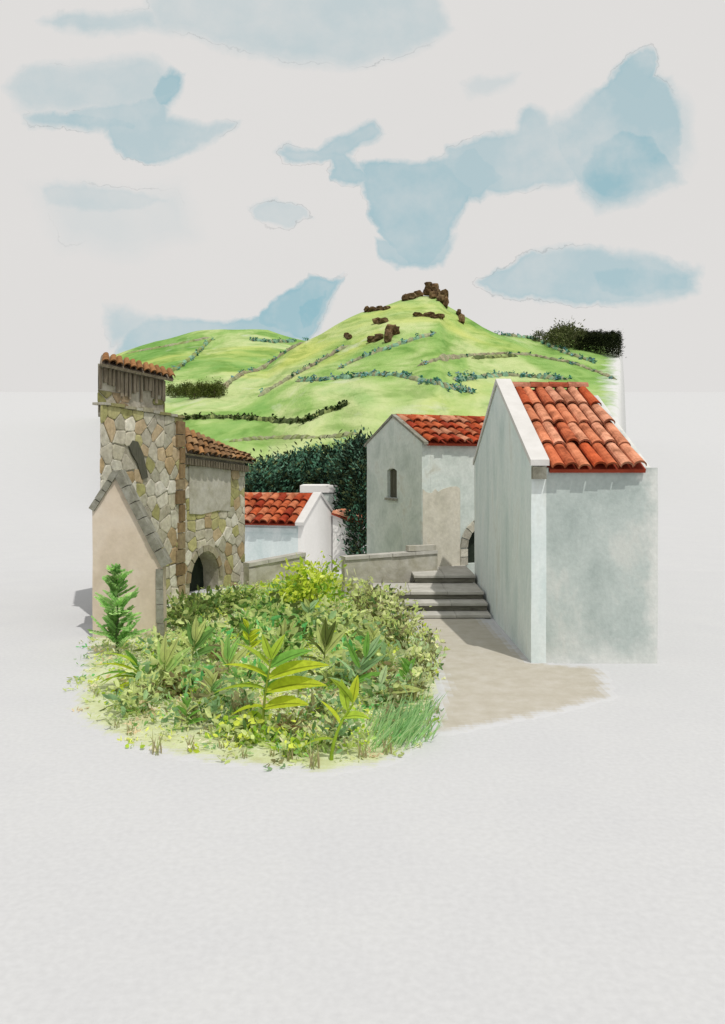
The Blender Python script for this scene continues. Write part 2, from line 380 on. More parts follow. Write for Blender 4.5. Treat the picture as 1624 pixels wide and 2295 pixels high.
BED = [(q.x, q.y) for q in [G(*p) for p in [(188,1590),(205,1480),(225,1425),(352,1432),(385,1362),(400,1345),(545,1312),(690,1298),(800,1300),(865,1335),(925,1392),(985,1470),
       (970,1560),(940,1640),(860,1700),(720,1725),(560,1705),(430,1690),(300,1660),(215,1620)]]]
def wash_grid(poly, step, z, soft):
    xs_ = [p[0] for p in poly]; ys_ = [p[1] for p in poly]
    x0, x1, y0, y1 = min(xs_)-soft, max(xs_)+soft, min(ys_)-soft, max(ys_)+soft
    nx_ = int((x1-x0)/step)+1; ny_ = int((y1-y0)/step)+1; mb = MB(); ms = {}
    for j in range(ny_+1):
        for i in range(nx_+1):
            x = x0+i*step; y = y0+j*step; d = edge_dist(poly, x, y); d = d if inside(poly, x, y) else -d
            ms[i, j] = smooth(-soft, soft, d)
    idx = {}
    for j in range(ny_):
        for i in range(nx_):
            a = [ms[i, j], ms[i+1, j], ms[i+1, j+1], ms[i, j+1]]
            if max(a) < .01: continue
            ids = []
            for q in ((i, j), (i+1, j), (i+1, j+1), (i, j+1)):
                if q not in idx: idx[q] = len(mb.v); mb.v.append((x0+q[0]*step, y0+q[1]*step, z if ms[q] > .06 else -.03))
                ids.append(idx[q])
            mb.f.append(ids); v = sum(a)/4; mb.c.append((v, v, v))
    return mb
sheet('garden_bed', wash_grid(BED, .09, .006, .35), [lin(184,186,140,.85), lin(200,208,164,.85), lin(218,222,198,.85)])
PATH = [(q.x, q.y) for q in [G(*p) for p in [(985,1640),(1010,1540),(960,1430),(925,1385),(1065,1384),(1180,1488),(1330,1500),(1350,1560),(1240,1590),(1080,1620)]]]
sheet('path', wash_grid(PATH, .09, .011, .3), [lin(188,182,167,.78), lin(197,192,179,.78), lin(205,201,191,.78)])

# ------------------------------------------------------------------ hills
def interp(tab, x):
    if x <= tab[0][0]: return tab[0][1]
    for (a, b), (c, d) in zip(tab, tab[1:]):
        if x <= c: t = (x-a)/(c-a); return b+(d-b)*t
    return tab[-1][1]
MAIN = [(222,1110),(240,960),(400,925),(489,884),(512,862),(543,838),(585,825),(639,787),(685,762),(720,748),(765,725),(810,699),(860,682),(900,668),(945,658),(985,660),(1003,686),(1040,712),(1080,733),(1120,749),(1200,758),(1250,752),(1300,748),(1391,753),(1395,800),(1398,850),(1400,900),(1404,1000),(1412,1100)]
LEFT = [(222,1100),(230,960),(238,840),(245,797),(280,785),(350,762),(440,745),(500,738),(600,737),(640,749),(690,766),(760,800),(900,900),(1460,1090)]
Y0 = 70.0; YM = 190.0; YL = 260.0
def surf(px, Y, tab, Yc):
    y = interp(tab, px); zc = EYE-(y-HY)*Yc/F
    s = (Y-Y0)/(Yc-Y0)
    if s <= 1: return DIP-.3+(zc-DIP+.3)*max(0, s)**1.12
    return zc-(zc-DIP+2)*smooth(1, 1.7, s)
def hz(px, Y):
    z = max(surf(px, Y, MAIN, YM), surf(px, Y, LEFT, YL))
    return z+(math.sin(px*.021+Y*.09)*.35+math.sin(px*.047-Y*.05)*.2)*smooth(75, 110, Y)*smooth(1400, 1380, px)*smooth(225, 260, px)
hg = MB(); cols_ = [222+6*i for i in range(212)]; rows_ = [Y0+2.2*i for i in range(160)]
for Y in rows_:
    for x in cols_: hg.v.append(((x-CX)*Y/F, Y, hz(x, Y)))
n = len(cols_)
for j in range(len(rows_)-1):
    for i in range(n-1):
        hg.f.append([j*n+i, j*n+i+1, (j+1)*n+i+1, (j+1)*n+i]); hg.c.append((1, 1, 1))
hm = bpy.data.materials.new('hill_grass'); hm.use_nodes = True
t = hm.node_tree; n_ = t.nodes; l_ = t.links; bs = n_['Principled BSDF']; bs.inputs['Roughness'].default_value = 1; bs.inputs['Specular IOR Level'].default_value = .05
geo = n_.new('ShaderNodeNewGeometry')
def hnoise(scale, st, det=6, rot=0):
    mp = n_.new('ShaderNodeMapping'); mp.inputs['Scale'].default_value = st; mp.inputs['Rotation'].default_value = (0, 0, rad(rot)); l_.new(geo.outputs['Position'], mp.inputs['Vector'])
    q = n_.new('ShaderNodeTexNoise'); q.inputs['Scale'].default_value = scale; q.inputs['Detail'].default_value = det; q.inputs['Roughness'].default_value = .6; q.inputs['Distortion'].default_value = .6
    l_.new(mp.outputs[0], q.inputs['Vector']); return q.outputs[0]
def hramp(f, stops):
    cr = n_.new('ShaderNodeValToRGB'); l_.new(f, cr.inputs[0]); e = cr.color_ramp.elements
    for i, (p, c) in enumerate(stops):
        el = e[i] if i < 2 else e.new(p); el.position = p; el.color = c
    return cr.outputs[0]
def hmix(f, a, b):
    mx = n_.new('ShaderNodeMix'); mx.data_type = 'RGBA'; l_.new(f, mx.inputs['Factor']); l_.new(a, mx.inputs['A'])
    if isinstance(b, tuple): mx.inputs['B'].default_value = b
    else: l_.new(b, mx.inputs['B'])
    return mx.outputs['Result']
HK = .76
base = hramp(hnoise(.045, (.8, .35, 1)), [(.40, lin(128,174,90,HK)), (.48, lin(160,194,112,HK)), (.56, lin(198,214,150,HK)), (.65, lin(162,196,122,HK))])
yel = hramp(hnoise(.03, (.6, .5, .8), 4, 20), [(.52, (0, 0, 0, 1)), (.66, (1, 1, 1, 1))])
base = hmix(yel, base, lin(200,212,120,HK))
fine = hramp(hnoise(.5, (.35, .12, 1), 8, 12), [(.38, (.62, .72, .56, 1)), (.5, (1, 1, 1, 1)), (.62, (1.1, 1.06, 1.16, 1))])
mx = n_.new('ShaderNodeMix'); mx.data_type = 'RGBA'; mx.blend_type = 'MULTIPLY'; mx.inputs['Factor'].default_value = .8; l_.new(base, mx.inputs['A']); l_.new(fine, mx.inputs['B']); base = mx.outputs['Result']
bare = hramp(hnoise(.16, (.5, .16, 1), 7, 8), [(.60, (0, 0, 0, 1)), (.72, (.75, .75, .75, 1))])
base = hmix(bare, base, lin(216,222,196,HK))
# grass gives way to bare pale ground on the outer right flank
sx = n_.new('ShaderNodeSeparateXYZ'); l_.new(geo.outputs['Position'], sx.inputs[0])
def hm_(op, a, b, cl=False):
    q = n_.new('ShaderNodeMath'); q.operation = op; q.use_clamp = cl
    for k, v in enumerate((a, b)):
        if isinstance(v, (int, float)): q.inputs[k].default_value = v
        else: l_.new(v, q.inputs[k])
    return q.outputs[0]
fl = hm_('ADD', hm_('SUBTRACT', sx.outputs[0], hm_('MULTIPLY', sx.outputs[1], .3047)), hm_('MULTIPLY', hm_('SUBTRACT', hnoise(.35, (1, 1, 1), 6), .5), 7.0))
fl2 = hm_('ADD', hm_('SUBTRACT', hm_('MULTIPLY', sx.outputs[1], -.309), sx.outputs[0]), hm_('MULTIPLY', hm_('SUBTRACT', hnoise(.35, (1, 1, 1), 6), .5), 7.0))
fl = hm_('DIVIDE', hm_('ADD', hm_('MAXIMUM', fl, fl2), 3.6), 3.0, True)
base = hmix(fl, base, lin(221,223,222,.78))
l_.new(base, bs.inputs['Base Color'])
q = hnoise(1.2, (1, .5, 1), 6); bp = n_.new('ShaderNodeBump'); bp.inputs['Strength'].default_value = .5; bp.inputs['Distance'].default_value = .6; l_.new(q, bp.inputs['Height']); l_.new(hm_('MULTIPLY', hm_('SUBTRACT', 1.0, fl), .5), bp.inputs['Strength']); l_.new(bp.outputs[0], bs.inputs['Normal'])
tag(hg.build('hills', hm, smooth=True, recalc=False), 'green grassy hills rising behind the village', kind='structure')

def hp(px, py):                        # the spot on the hillside seen at that place of the print
    Y = Y0
    while Y < 300:
        z = hz(px, Y)
        if HY+(EYE-z)/Y*F <= py: break
        Y += .5
    return V(((px-CX)*Y/F, Y, hz(px, Y)))
def hat(x, Y): return hz(CX+x/Y*F, Y)

def field_wall(name, label, cat, pts, w, h, col, col2=None, teal=0, dark=0):
    P3 = []
    for (a, b), (c, d) in zip(pts, pts[1:]):
        m = max(2, int(math.hypot(c-a, d-b)/5))
        for i in range(m): P3.append(hp(a+(c-a)*i/m+R.uniform(-.6, .6), b+(d-b)*i/m+R.uniform(-.5, .5)))
    P3.append(hp(*pts[-1])); mb = MB(); vs = []; fs = []; cs = []
    nP = len(P3)
    for i, p in enumerate(P3):
        d = P3[min(i+1, nP-1)]-P3[max(i-1, 0)]; d.z = 0; d = d.normalized() if d.length > 1e-6 else V((1, 0, 0)); s = V((-d.y, d.x, 0))
        tp = min(1, .25+i*.35, .25+(nP-1-i)*.35)
        ww = w*.75*R.uniform(.6, 1.3)*tp; hh = h*R.uniform(.6, 1.3)*tp
        for k, (a, b) in enumerate(((-.6, -.3), (-.5, .5), (-.15, 1), (.2, .95), (.5, .45), (.6, -.3))):
            q_ = p+s*ww*a*R.uniform(.85, 1.15); vs.append(V((q_.x, q_.y, hat(q_.x, q_.y)+hh*b)))
    for i in range(nP-1):
        cc = col if (col2 is None or R.random() < .6) else col2; f_ = R.uniform(.75, 1.15); cc = tuple(v*f_ for v in cc[:3])
        for k in range(5):
            mb.add([vs[i*6+k], vs[i*6+k+1], vs[i*6+k+7], vs[i*6+k+6]], [(0, 1, 2, 3)], cc)
    o = tag(mb.build(name, M['field_wall'], recalc=False), label, cat)
    if teal:
        lb = MB()
        for i in range(teal):
            p = R.choice(P3); q_ = p+V((R.uniform(-1, 1), R.uniform(-1, 1), 0)); q_.z = hat(q_.x, q_.y)+h*.4
            c = R.choice(([lin(96,160,140), lin(120,176,160), lin(86,140,110), lin(130,178,180)] if not dark else [lin(48,66,34), lin(70,84,44)]))
            r_ = R.uniform(.25, .65)
            for k in range(14):
                d = V((R.gauss(0, 1), R.gauss(0, 1), abs(R.gauss(0, .8)))).normalized()
                lb.leaf(q_+d*r_*R.random(), V((R.gauss(0, 1), R.gauss(0, 1), R.gauss(0, 1))), V((R.gauss(0, 1), R.gauss(0, 1), .1)), .45, .35, tuple(v*R.uniform(.7, 1.1) for v in c[:3]))
        lb.build('foliage', M['far_leaf'], o, recalc=False)
    return o
GR = lin(160,164,128,1.0); OL = lin(146,158,100,1.0); TE = lin(136,176,146,1.0); DK = lin(96,110,68,.9); BR = lin(164,156,128,1.0)
field_wall('hedge', 'hedge line running down the left hill towards the tall stone house', 'hedge', [(476,760),(432,802),(401,825),(365,845)], 1.3, .7, OL, TE, 22)
field_wall('field_wall', 'faint earth bank along the brow of the left hill', 'field wall', [(285,792),(340,782),(400,771),(470,757)], 4.0, .35, GR, OL)
field_wall('hedge', 'short teal hedge near the top right of the left hill', 'hedge', [(560,763),(610,768),(662,766)], 1.6, .7, GR, TE, 30)
field_wall('field_wall', 'long bank in the crease where the left hill meets the main hill', 'field wall', [(680,768),(639,791),(585,829),(543,839),(512,860),(489,886)], 1.4, .6, GR, BR, 20)
field_wall('field_wall', 'grey bank climbing diagonally left of the main hill centre', 'field wall', [(780,776),(719,810),(650,848),(579,890)], 1.6, .6, GR, BR, 16)
field_wall('hedge', 'teal dotted hedge curving across the middle of the main hill', 'hedge', [(662,856),(727,852),(784,848),(818,841),(879,842),(939,854),(1000,868),(1060,882)], .9, .5, GR, TE, 70)
field_wall('field_wall', 'pale bank climbing right from mid slope towards the summit', 'field wall', [(756,829),(803,806),(851,788),(899,772),(977,747)], 1.2, .5, GR, TE, 14)
field_wall('hedge', 'dark hedge low on the main hill with an upturned right end', 'hedge', [(409,939),(512,938),(570,942),(627,947),(681,947),(727,928),(760,916),(784,905)], .8, .55, DK, OL, 60, 1)
field_wall('field_wall', 'lowest faint bank across the meadow above the dark trees', 'field wall', [(512,991),(560,986),(612,982),(727,982),(803,974)], 1.0, .3, GR, OL)
field_wall('field_wall', 'curved bank on the right shoulder running down to the red roofs', 'field wall', [(935,823),(987,805),(1060,797),(1120,794),(1181,796),(1281,815),(1340,836),(1382,852)], .9, .4, GR, BR, 12)
field_wall('hedge', 'blue-green hedge just above the nearest tiled roof', 'hedge', [(1015,853),(1080,846),(1140,842),(1221,848),(1273,852)], 1.2, .5, TE, GR, 40)
field_wall('hedge', 'teal hedge slanting down from the saddle to the right wood', 'hedge', [(1122,751),(1201,761),(1261,790),(1334,815)], 1.0, .5, GR, TE, 40)
field_wall('field_wall', 'short dark bank on the right slope below the saddle', 'field wall', [(1056,804),(1110,802),(1160,800)], 1.0, .5, DK, OL)

# ------------------------------------------------------------------ rocks on the hill
def rock(mb, c, sx, sy, sz, col, rough=.28):
    import bmesh
    bm = bmesh.new(); bmesh.ops.create_icosphere(bm, subdivisions=2, radius=1)
    vs = []
    for v in bm.verts:
        d = v.co; k = 1+R.uniform(-rough, rough)
        f = lambda a: math.copysign(abs(a)**.7, a)
        vs.append(V((c.x+f(d.x)*sx*k, c.y+f(d.y)*sy*k, c.z+f(d.z)*sz*k)))
    for f in bm.faces:
        kk = R.uniform(.65, 1.2); mb.add([vs[v.index] for v in f.verts], [(0, 1, 2)], tuple(x*kk for x in col))
    bm.free()
def outcrop(name, label, items):
    mb = MB(); foot = []
    for (x0, y0, x1, y1) in items:
        p = hp((x0+x1)/2, y1-1) if y1 > interp(MAIN, (x0+x1)/2)+2 else None
        Y = p.y-1 if p else YM-1
        a = P(x0, y1+2, Y); b = P(x1, y0, Y); c = (a+b)/2
        foot.append((a.x, b.x, a.z, Y))
        rock(mb, c, (b.x-a.x)/2, max(.8, (b.x-a.x)*.35), (b.z-a.z)/2, R.choice([(.8, .8, .8), (1, .95, .9), (.6, .58, .5)]))
    if len(foot) > 1:
        foot.sort(); pts = [V(((a+b)/2, Y, z)) for a, b, z, Y in foot]
        mb.tube(pts, [.55]*len(pts), (.6, .58, .5), 6)
    return tag(mb.build(name, M['rock'], recalc=False), label, 'rock')
outcrop('rock_outcrop', 'brown rocky crag crowning the summit of the main hill', [(951,633,970,648),(966,636,982,652),(948,645,968,660),(972,646,988,664),(984,650,1004,668),(978,660,996,676),(990,664,1005,688),(962,652,980,668)])
outcrop('rock_outcrop', 'low brown ledge of rock just left of the summit crag', [(899,660,918,673),(912,657,932,670),(926,652,948,664)])
outcrop('rock_outcrop', 'thin rock rim on the left skyline of the main hill', [(815,687,830,699),(827,687,845,697),(843,686,860,694),(858,686,874,693)])
outcrop('rock_outcrop', 'dark rocks on the skyline right of the summit crag', [(1022,694,1034,708),(1028,704,1040,724)])
outcrop('rock_outcrop', 'broken row of rocks below the summit crag', [(925,700,945,708),(948,700,972,709),(966,704,990,713),(980,703,996,711)])
outcrop('rock_outcrop', 'rounded boulder left of the row of rocks below the summit', [(834,713,853,724),(848,713,870,723)])
outcrop('rock_outcrop', 'tall dark brown rock standing on the upper slope', [(864,728,890,750),(860,740,878,766),(880,730,896,748)])
outcrop('rock_outcrop', 'flat striped rock slab beside the tall dark rock', [(822,754,842,765),(838,748,858,762)])
outcrop('rock_outcrop', 'small lone brown rock on the left upper slope', [(770,746,782,752),(779,750,789,758)])

# ------------------------------------------------------------------ trees and plants
def rnd(): return V((R.gauss(0, 1), R.gauss(0, 1), R.gauss(0, 1)))
def tree(name, label, cat, loc, h, w, prof, pal, nclump, lf, group=None, trunk=.12, per=16):
    t = thing(name, label, cat, (0, 0, 0), group)
    tb = MB(); tb.tube([(0, 0, -.3), (R.uniform(-.05, .05), 0, h*.3), (0, R.uniform(-.05, .05), h*.75)], [trunk, trunk*.7, trunk*.25])
    for k in range(7):
        a = R.uniform(0, 6.3); z = h*R.uniform(.2, .7); rr = w*.5*prof(z/h)
        tb.tube([(0, 0, z), (math.cos(a)*rr*.8, math.sin(a)*rr*.8, z+h*.1)], [trunk*.35, trunk*.1], seg=4)
    tb.build('trunk', M['bark'], t)
    cb = MB()
    for i in range(nclump):
        z = h*(.04+.96*R.random()**.9); rr = w*.5*prof(z/h)*R.uniform(.55, 1.08); a = R.uniform(0, 6.283)
        c = V((math.cos(a)*rr, math.sin(a)*rr, z)); col = R.choice(pal)
        cr = lf*R.uniform(1.0, 2.2)
        for k in range(per):
            q_ = rnd()*.5; p = c+V((q_.x*cr, q_.y*cr, q_.z*cr*1.4)); f = R.uniform(.7, 1.2)
            d = (V((math.cos(a), math.sin(a), .9))+rnd()*.6)
            cb.leaf(p, d, rnd(), lf*R.uniform(.7, 1.3), lf*R.uniform(.35, .6), tuple(v*f for v in col[:3]))
    cb.build('crown', M['far_leaf'], t, recalc=False)
    t.location = loc; return t
DARK = [lin(40,62,50,.8), lin(52,76,58,.8), lin(62,74,46,.8), lin(36,50,40,.8), lin(84,130,104,1), lin(96,108,72,1), lin(110,150,126,1)]
cyp = lambda s: (math.sin(math.pi*min(1, .12+s*.9)))**.6
bushy = lambda s: (math.sin(math.pi*min(.98, .18+s*.8)))**.5
# tall dark trees between the little white house and the grey house
grp = 'tall dark trees beside the grey gabled house'
lab = 'tall slender dark evergreen crowded beside the grey gabled house'
t0 = tree('dark_conifer', lab, 'tree', (0, 0, 0), 5.6, 1.15, cyp, DARK, 330, .20, grp)
spots = [(815,988,39.5),(797,992,41),(780,1008,43),(768,1022,45),(808,1035,37),(828,1000,42)]
for i, (x, y, Y) in enumerate(spots):
    p = P(x, y, Y); h = p.z-DIP
    o = t0 if i == 0 else dup(t0, (0, 0, 0), R.uniform(0, 6))
    o.location = (p.x, Y, DIP-.02); o.scale = (h/5.6*R.uniform(.85, 1.1), h/5.6, h/5.6)
grp = 'row of dark trees behind the red roofed white house'
lab = 'bushy dark evergreen in the row behind the white house'
t1 = tree('dark_tree', lab, 'tree', (0, 0, 0), 5.2, 2.3, bushy, DARK, 170, .30, grp)
row = [(566,1040,58),(586,1044,55),(604,1036,60),(622,1038,57),(640,1030,61),(660,1028,58),(678,1020,62),(696,1022,59),(714,1018,63),(732,1014,60),(750,1016,62),(765,1005,59),(574,1066,50),(612,1062,51),(650,1052,52),(690,1048,53),(728,1040,52),(755,1036,51)]
for i, (x, y, Y) in enumerate(row):
    p = P(x, y, Y); h = p.z-DIP
    o = t1 if i == 0 else dup(t1, (0, 0, 0), R.uniform(0, 6))
    o.location = (p.x, Y, DIP-.02); k = h/5.2; o.scale = (max(.75, k)*R.uniform(.9, 1.15), max(.75, k), k)
# the far wood on the right shoulder
grp = 'dark conifers of the wood on the right skyline'
lab = 'far dark conifer in the wood on the right skyline'
VD = [lin(40,50,32,.8), lin(52,60,38,.8), lin(34,42,28,.8), lin(66,74,46,.8)]
t2 = tree('far_conifer', lab, 'tree', (0, 0, 0), 6.2, 1.9, cyp, VD, 80, .42, grp, per=12)
k = 0
for x in range(1296, 1394, 7):
    for dy in (0, 1):
        base_y = 784+(x-1296)*.2 if dy == 0 else 770+(x-1296)*.1
        p = hp(x+R.uniform(-2, 2), base_y); top = interp([(1290,752),(1310,744),(1340,742),(1370,744),(1395,748)], x)+R.uniform(-2, 4)+(6 if dy == 0 else 0)
        h = max(2.5, EYE-(top-HY)*p.y/F-p.z)
        o = t2 if k == 0 else dup(t2, (0, 0, 0), R.uniform(0, 6)); k += 1
        o.location = p; o.scale = (h/6.2*R.uniform(.75, 1.0) if h > 4 else .6, h/6.2 if h > 4 else .6, h/6.2)
OLV = [lin(104,112,70,.85), lin(120,128,84,.85), lin(88,96,58,.85), lin(128,134,96,.85)]
t3 = tree('round_bush', 'far olive green bush left of the dark wood on the right skyline', 'bush', (0, 0, 0), 3.2, 4.2, bushy, OLV, 70, .5, 'olive bushes beside the right wood', per=12)
for i, (x, y, s) in enumerate([(1233,771,.7),(1246,773,.9),(1260,776,1.0),(1275,779,1.1),(1288,782,1.1),(1256,764,.9),(1272,766,1.0)]):
    o = t3 if i == 0 else dup(t3, (0, 0, 0), R.uniform(0, 6)); o.location = hp(x, y); o.scale = (s, s, s)
o = dup(t3, hp(1208, 766), 1.0, .62, 'single small dark bush in the saddle right of the main hill'); o['group'] = ''
del o['group']
OL2 = [lin(96,108,48,.85), lin(112,122,62,.85), lin(84,96,40,.85), lin(130,142,80,.85)]
t4 = tree('hillside_bush', 'small olive bush in the cluster at the foot of the left hill', 'bush', (0, 0, 0), 2.6, 2.2, bushy, OL2, 60, .36, 'bushes clustered at the foot of the left hill', per=12)
for i in range(15):
    x = 384+i*7.6+R.uniform(-2, 2); y = 890+R.uniform(-4, 5)-(2 if i > 8 else 0)
    o = t4 if i == 0 else dup(t4, (0, 0, 0), R.uniform(0, 6)); s = R.uniform(.5, .75)*(1+.35*smooth(3, 12, i)); o.location = hp(x, y); o.scale = (s*1.1, s, s)

# ------------------------------------------------------------------ roofs, walls, houses
def tiles(parent, e0, e1, r1, r0, nc, nr, pal, name='roof', mats=('tile', 'pan'), lift=.05, rise=None, jit=.05, edge=True):
    # barrel tiles laid in courses on a slope given by eave ends e0 e1 and ridge ends r0 r1
    e0, e1, r0, r1 = V(e0), V(e1), V(r0), V(r1)
    nrm = (e1-e0).cross(r0-e0).normalized()
    if nrm.z < 0: nrm = -nrm
    b = MB(); b.quadbox([e0-nrm*.06, e1-nrm*.06, r1-nrm*.06, r0-nrm*.06, e0, e1, r1, r0])
    roof = b.build(name, M[mats[1]], parent)
    mb = MB()
    def at(u, v): return e0*(1-u)*(1-v)+e1*u*(1-v)+r1*u*v+r0*(1-u)*v
    seg = 7
    for c in range(nc):
        for r in range(nr):
            u0 = (c+.02)/nc; u1 = (c+.98)/nc; v0 = r/nr-(.12/nr if r else .02)+R.uniform(-jit, jit)/nr; v1 = (r+1)/nr+.0/nr
            pit = (at(u1, v0)-at(u0, v0)).length; rs = (rise or pit*.42)
            col = R.choice(pal); f = R.uniform(.8, 1.15); col = tuple(x*f for x in col[:3])
            vs = []; sh = R.uniform(-.07, .07)/nc; lf0 = lift*R.uniform(.6, 1.5); sk = R.uniform(-.09, .09)/nc
            for (v, lf, kk) in ((v0, lf0, 1.0), (v0+(v1-v0)*.5, lf0*.55, .95), (v1, .006, .86)):
                for k in range(seg+1):
                    a = math.pi*k/seg; uc = (u0+u1)/2+sh+sk*(v-v0)*nr; hw = (u1-u0)/2*kk
                    vs.append(at(uc-math.cos(a)*hw, v)+nrm*(.008+lf+math.sin(a)*rs*kk))
            for k in range(seg+1):         # underside of the lower rim, so that each tile shows its thickness
                a = math.pi*k/seg; uc = (u0+u1)/2+sh; hw = (u1-u0)/2*.86
                vs.append(at(uc-math.cos(a)*hw, v0)+nrm*(.004+lf0*.8+math.sin(a)*rs*.8))
            fs = []
            for q_ in range(2):
                for k in range(seg): i = q_*(seg+1)+k; fs.append((i, i+1, i+seg+2, i+seg+1))
            mb.add(vs, fs, col)
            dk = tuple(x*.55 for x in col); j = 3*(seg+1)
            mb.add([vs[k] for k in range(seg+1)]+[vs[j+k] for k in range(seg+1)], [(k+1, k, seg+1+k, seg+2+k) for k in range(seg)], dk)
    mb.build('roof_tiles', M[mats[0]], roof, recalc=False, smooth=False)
    return roof
RED = [lin(206,112,72,.85), lin(198,98,58,.85), lin(216,136,98,.85), lin(224,162,130,.85), lin(184,80,46,.85), lin(170,68,42,.85)]
SALM = [lin(210,120,82,.95), lin(216,140,104,.95), lin(224,164,134,.95), lin(230,184,160,.95), lin(200,98,58,.95), lin(222,158,126,.95)]
def ridge(parent, a, b, r, n, pal, m='tile'):
    mb = MB(); a, b = V(a), V(b); d = (b-a)/n; s = d.cross(UP).normalized()
    for i in range(n):
        p = a+d*i; q_ = p+d*1.06; col = R.choice(pal); vs = []
        for (c, k) in ((p, 1.0), (q_, .88)):
            for j in range(7):
                t_ = math.pi*j/6; vs.append(c-s*math.cos(t_)*r*k+UP*(math.sin(t_)*r*k*.9-.02))
        mb.add(vs, [(j, j+1, j+8, j+7) for j in range(6)]+[tuple(range(7))], col[:3])
    return mb.build('ridge_tiles', M[m], parent, recalc=False)

import bmesh
from mathutils import noise
def uneven(o, step=.45, amp=.016, freq=.9):
    # hand-laid look: cut the walls into strips and let them wander a little
    bm = bmesh.new(); bm.from_mesh(o.data); off = WL.get(o.name, V((0, 0, 0)))
    if o.parent is None: off = V(o.location)
    for ax_ in (V((1, 0, 0)), V((0, 1, 0)), V((0, 0, 1))):
        lo = min(v.co.dot(ax_) for v in bm.verts); hi = max(v.co.dot(ax_) for v in bm.verts); p = lo+step*.5
        while p < hi:
            bmesh.ops.bisect_plane(bm, geom=bm.verts[:]+bm.edges[:]+bm.faces[:], plane_co=ax_*p, plane_no=ax_); p += step
    for v in bm.verts:
        n1 = noise.noise_vector((v.co+off)*freq)*amp+noise.noise_vector((v.co+off)*freq*2.7)*amp*.4
        v.co += V((n1.x, n1.y, n1.z*.3))
    bm.to_mesh(o.data); bm.free()
    o.data.polygons.foreach_set('use_smooth', [True]*len(o.data.polygons)); o.data.set_sharp_from_angle(angle=rad(35)); o.data.update()
# --- the near house on the right
c0 = V((2.706, 13.6, 0)); LW = 2.03; GD = 6.9; EZ = 3.2; AZ = 4.80
h = thing('gabled_house', 'large pale grey house with orange tiled roof at the right of the path', 'house', c0)
Xv = V((1, 0, 0)); Yv = V((0, 1, 0))
w = MB(); gth = .24
w.prism([(0, -.05), (GD, -.05), (GD, EZ), (GD/2, AZ), (0, EZ)], [], c0, Yv, -Xv, gth)
uneven(w.build('gable_wall', M['grey_wall'], h))
w = MB()
w.box(c0+Xv*gth, Xv*(LW-gth), Yv*.3, UP*(EZ-.06)); uneven(w.build('long_wall', M['long_wall'], h)); w = MB()
w.box(c0+Xv*gth+Yv*(GD-.3), Xv*(LW-gth), Yv*.3, UP*(EZ-.06))
uneven(w.build('back_wall', M['long_wall'], h))
w = MB(); w.prism([(.301, -.05), (GD-.301, -.05), (GD-.301, EZ-.07), (GD/2, AZ-.22), (.301, EZ-.07)], [], c0+Xv*(LW-.003), Yv, Xv, .25); w.build('far_gable_wall', M['long_wall'], h)
# white coping on the raised gable: two sloping slabs and a kneeler block
w = MB(); ov = .03
for (a, za, b_, zb) in ((-.10, EZ-.03, GD/2, AZ+.015), (GD/2, AZ+.015, GD+.10, EZ-.03)):
    O = c0+Xv*(-ov)
    w.quadbox([O+Yv*a+UP*(za+.004), O+Xv*(gth+ov+.03)+Yv*a+UP*(za+.004), O+Xv*(gth+ov+.03)+Yv*b_+UP*(zb+.004), O+Yv*b_+UP*(zb+.004),
               O+Yv*a+UP*(za+.1), O+Xv*(gth+ov+.03)+Yv*a+UP*(za+.1), O+Xv*(gth+ov+.03)+Yv*b_+UP*(zb+.1), O+Yv*b_+UP*(zb+.1)])
w.build('coping', M['white_coping'], h)
w = MB(); w.box(c0+V((.0, -.12, EZ-.24)), Xv*.22, Yv*.117, UP*.20); w.build('kneeler', M['coping'], h)
x0 = c0.x+gth+.04; x1 = c0.x+LW-.22
rf = tiles(h, (x0, c0.y-.09, EZ-.085), (x1, c0.y-.09, EZ-.085), (x1-.02, c0.y+GD/2, AZ-.10), (x0, c0.y+GD/2, AZ-.10), 7, 4, SALM, lift=.055)
w = MB(); w.quadbox([V((x0, c0.y+GD/2+.002, AZ-.16)), V((x1, c0.y+GD/2+.002, AZ-.16)), V((x1, c0.y+GD+.16, EZ-.16)), V((x0, c0.y+GD+.16, EZ-.16)),
    V((x0, c0.y+GD/2+.002, AZ-.1)), V((x1, c0.y+GD/2+.002, AZ-.1)), V((x1, c0.y+GD+.16, EZ-.1)), V((x0, c0.y+GD+.16, EZ-.1))]); w.build('back_roof', M['pan'], h)
ridge(rf, (x0, c0.y+GD/2, AZ-.04), (x1-.02, c0.y+GD/2, AZ-.04), .13, 4, [lin(190,110,84,.8), lin(200,140,116,.8), lin(176,92,66,.8)])

def gabled(c, W_, L_, a, b, zb, ez, az, mats, hole_g=None, hole_l=None, th=.25):
    """gable at b=0 seen from -b, long wall at a=0 seen from -a"""
    wg = MB(); wg.prism([(0, zb), (W_, zb), (W_, ez), (W_/2, az), (0, ez)], hole_g or [], V((c.x, c.y, 0)), a, -b, th)
    wl = MB(); wl.prism([(th+.002, zb), (L_, zb), (L_, ez-.05), (th+.002, ez-.05)], hole_l or [], V((c.x, c.y, 0)), b, -a, th)
    wb = MB(); wb.prism([(th+.002, zb), (L_, zb), (L_, ez-.05), (th+.002, ez-.05)], [], V((c.x, c.y, 0))+a*W_, b, a, th)
    we = MB(); we.prism([(th+.002, zb), (W_-th-.002, zb), (W_-th-.002, ez-.06), (W_/2, az-.12), (th+.002, ez-.06)], [], V((c.x, c.y, 0))+b*(L_-.002), a, b, th)
    return wg, wl, wb, we
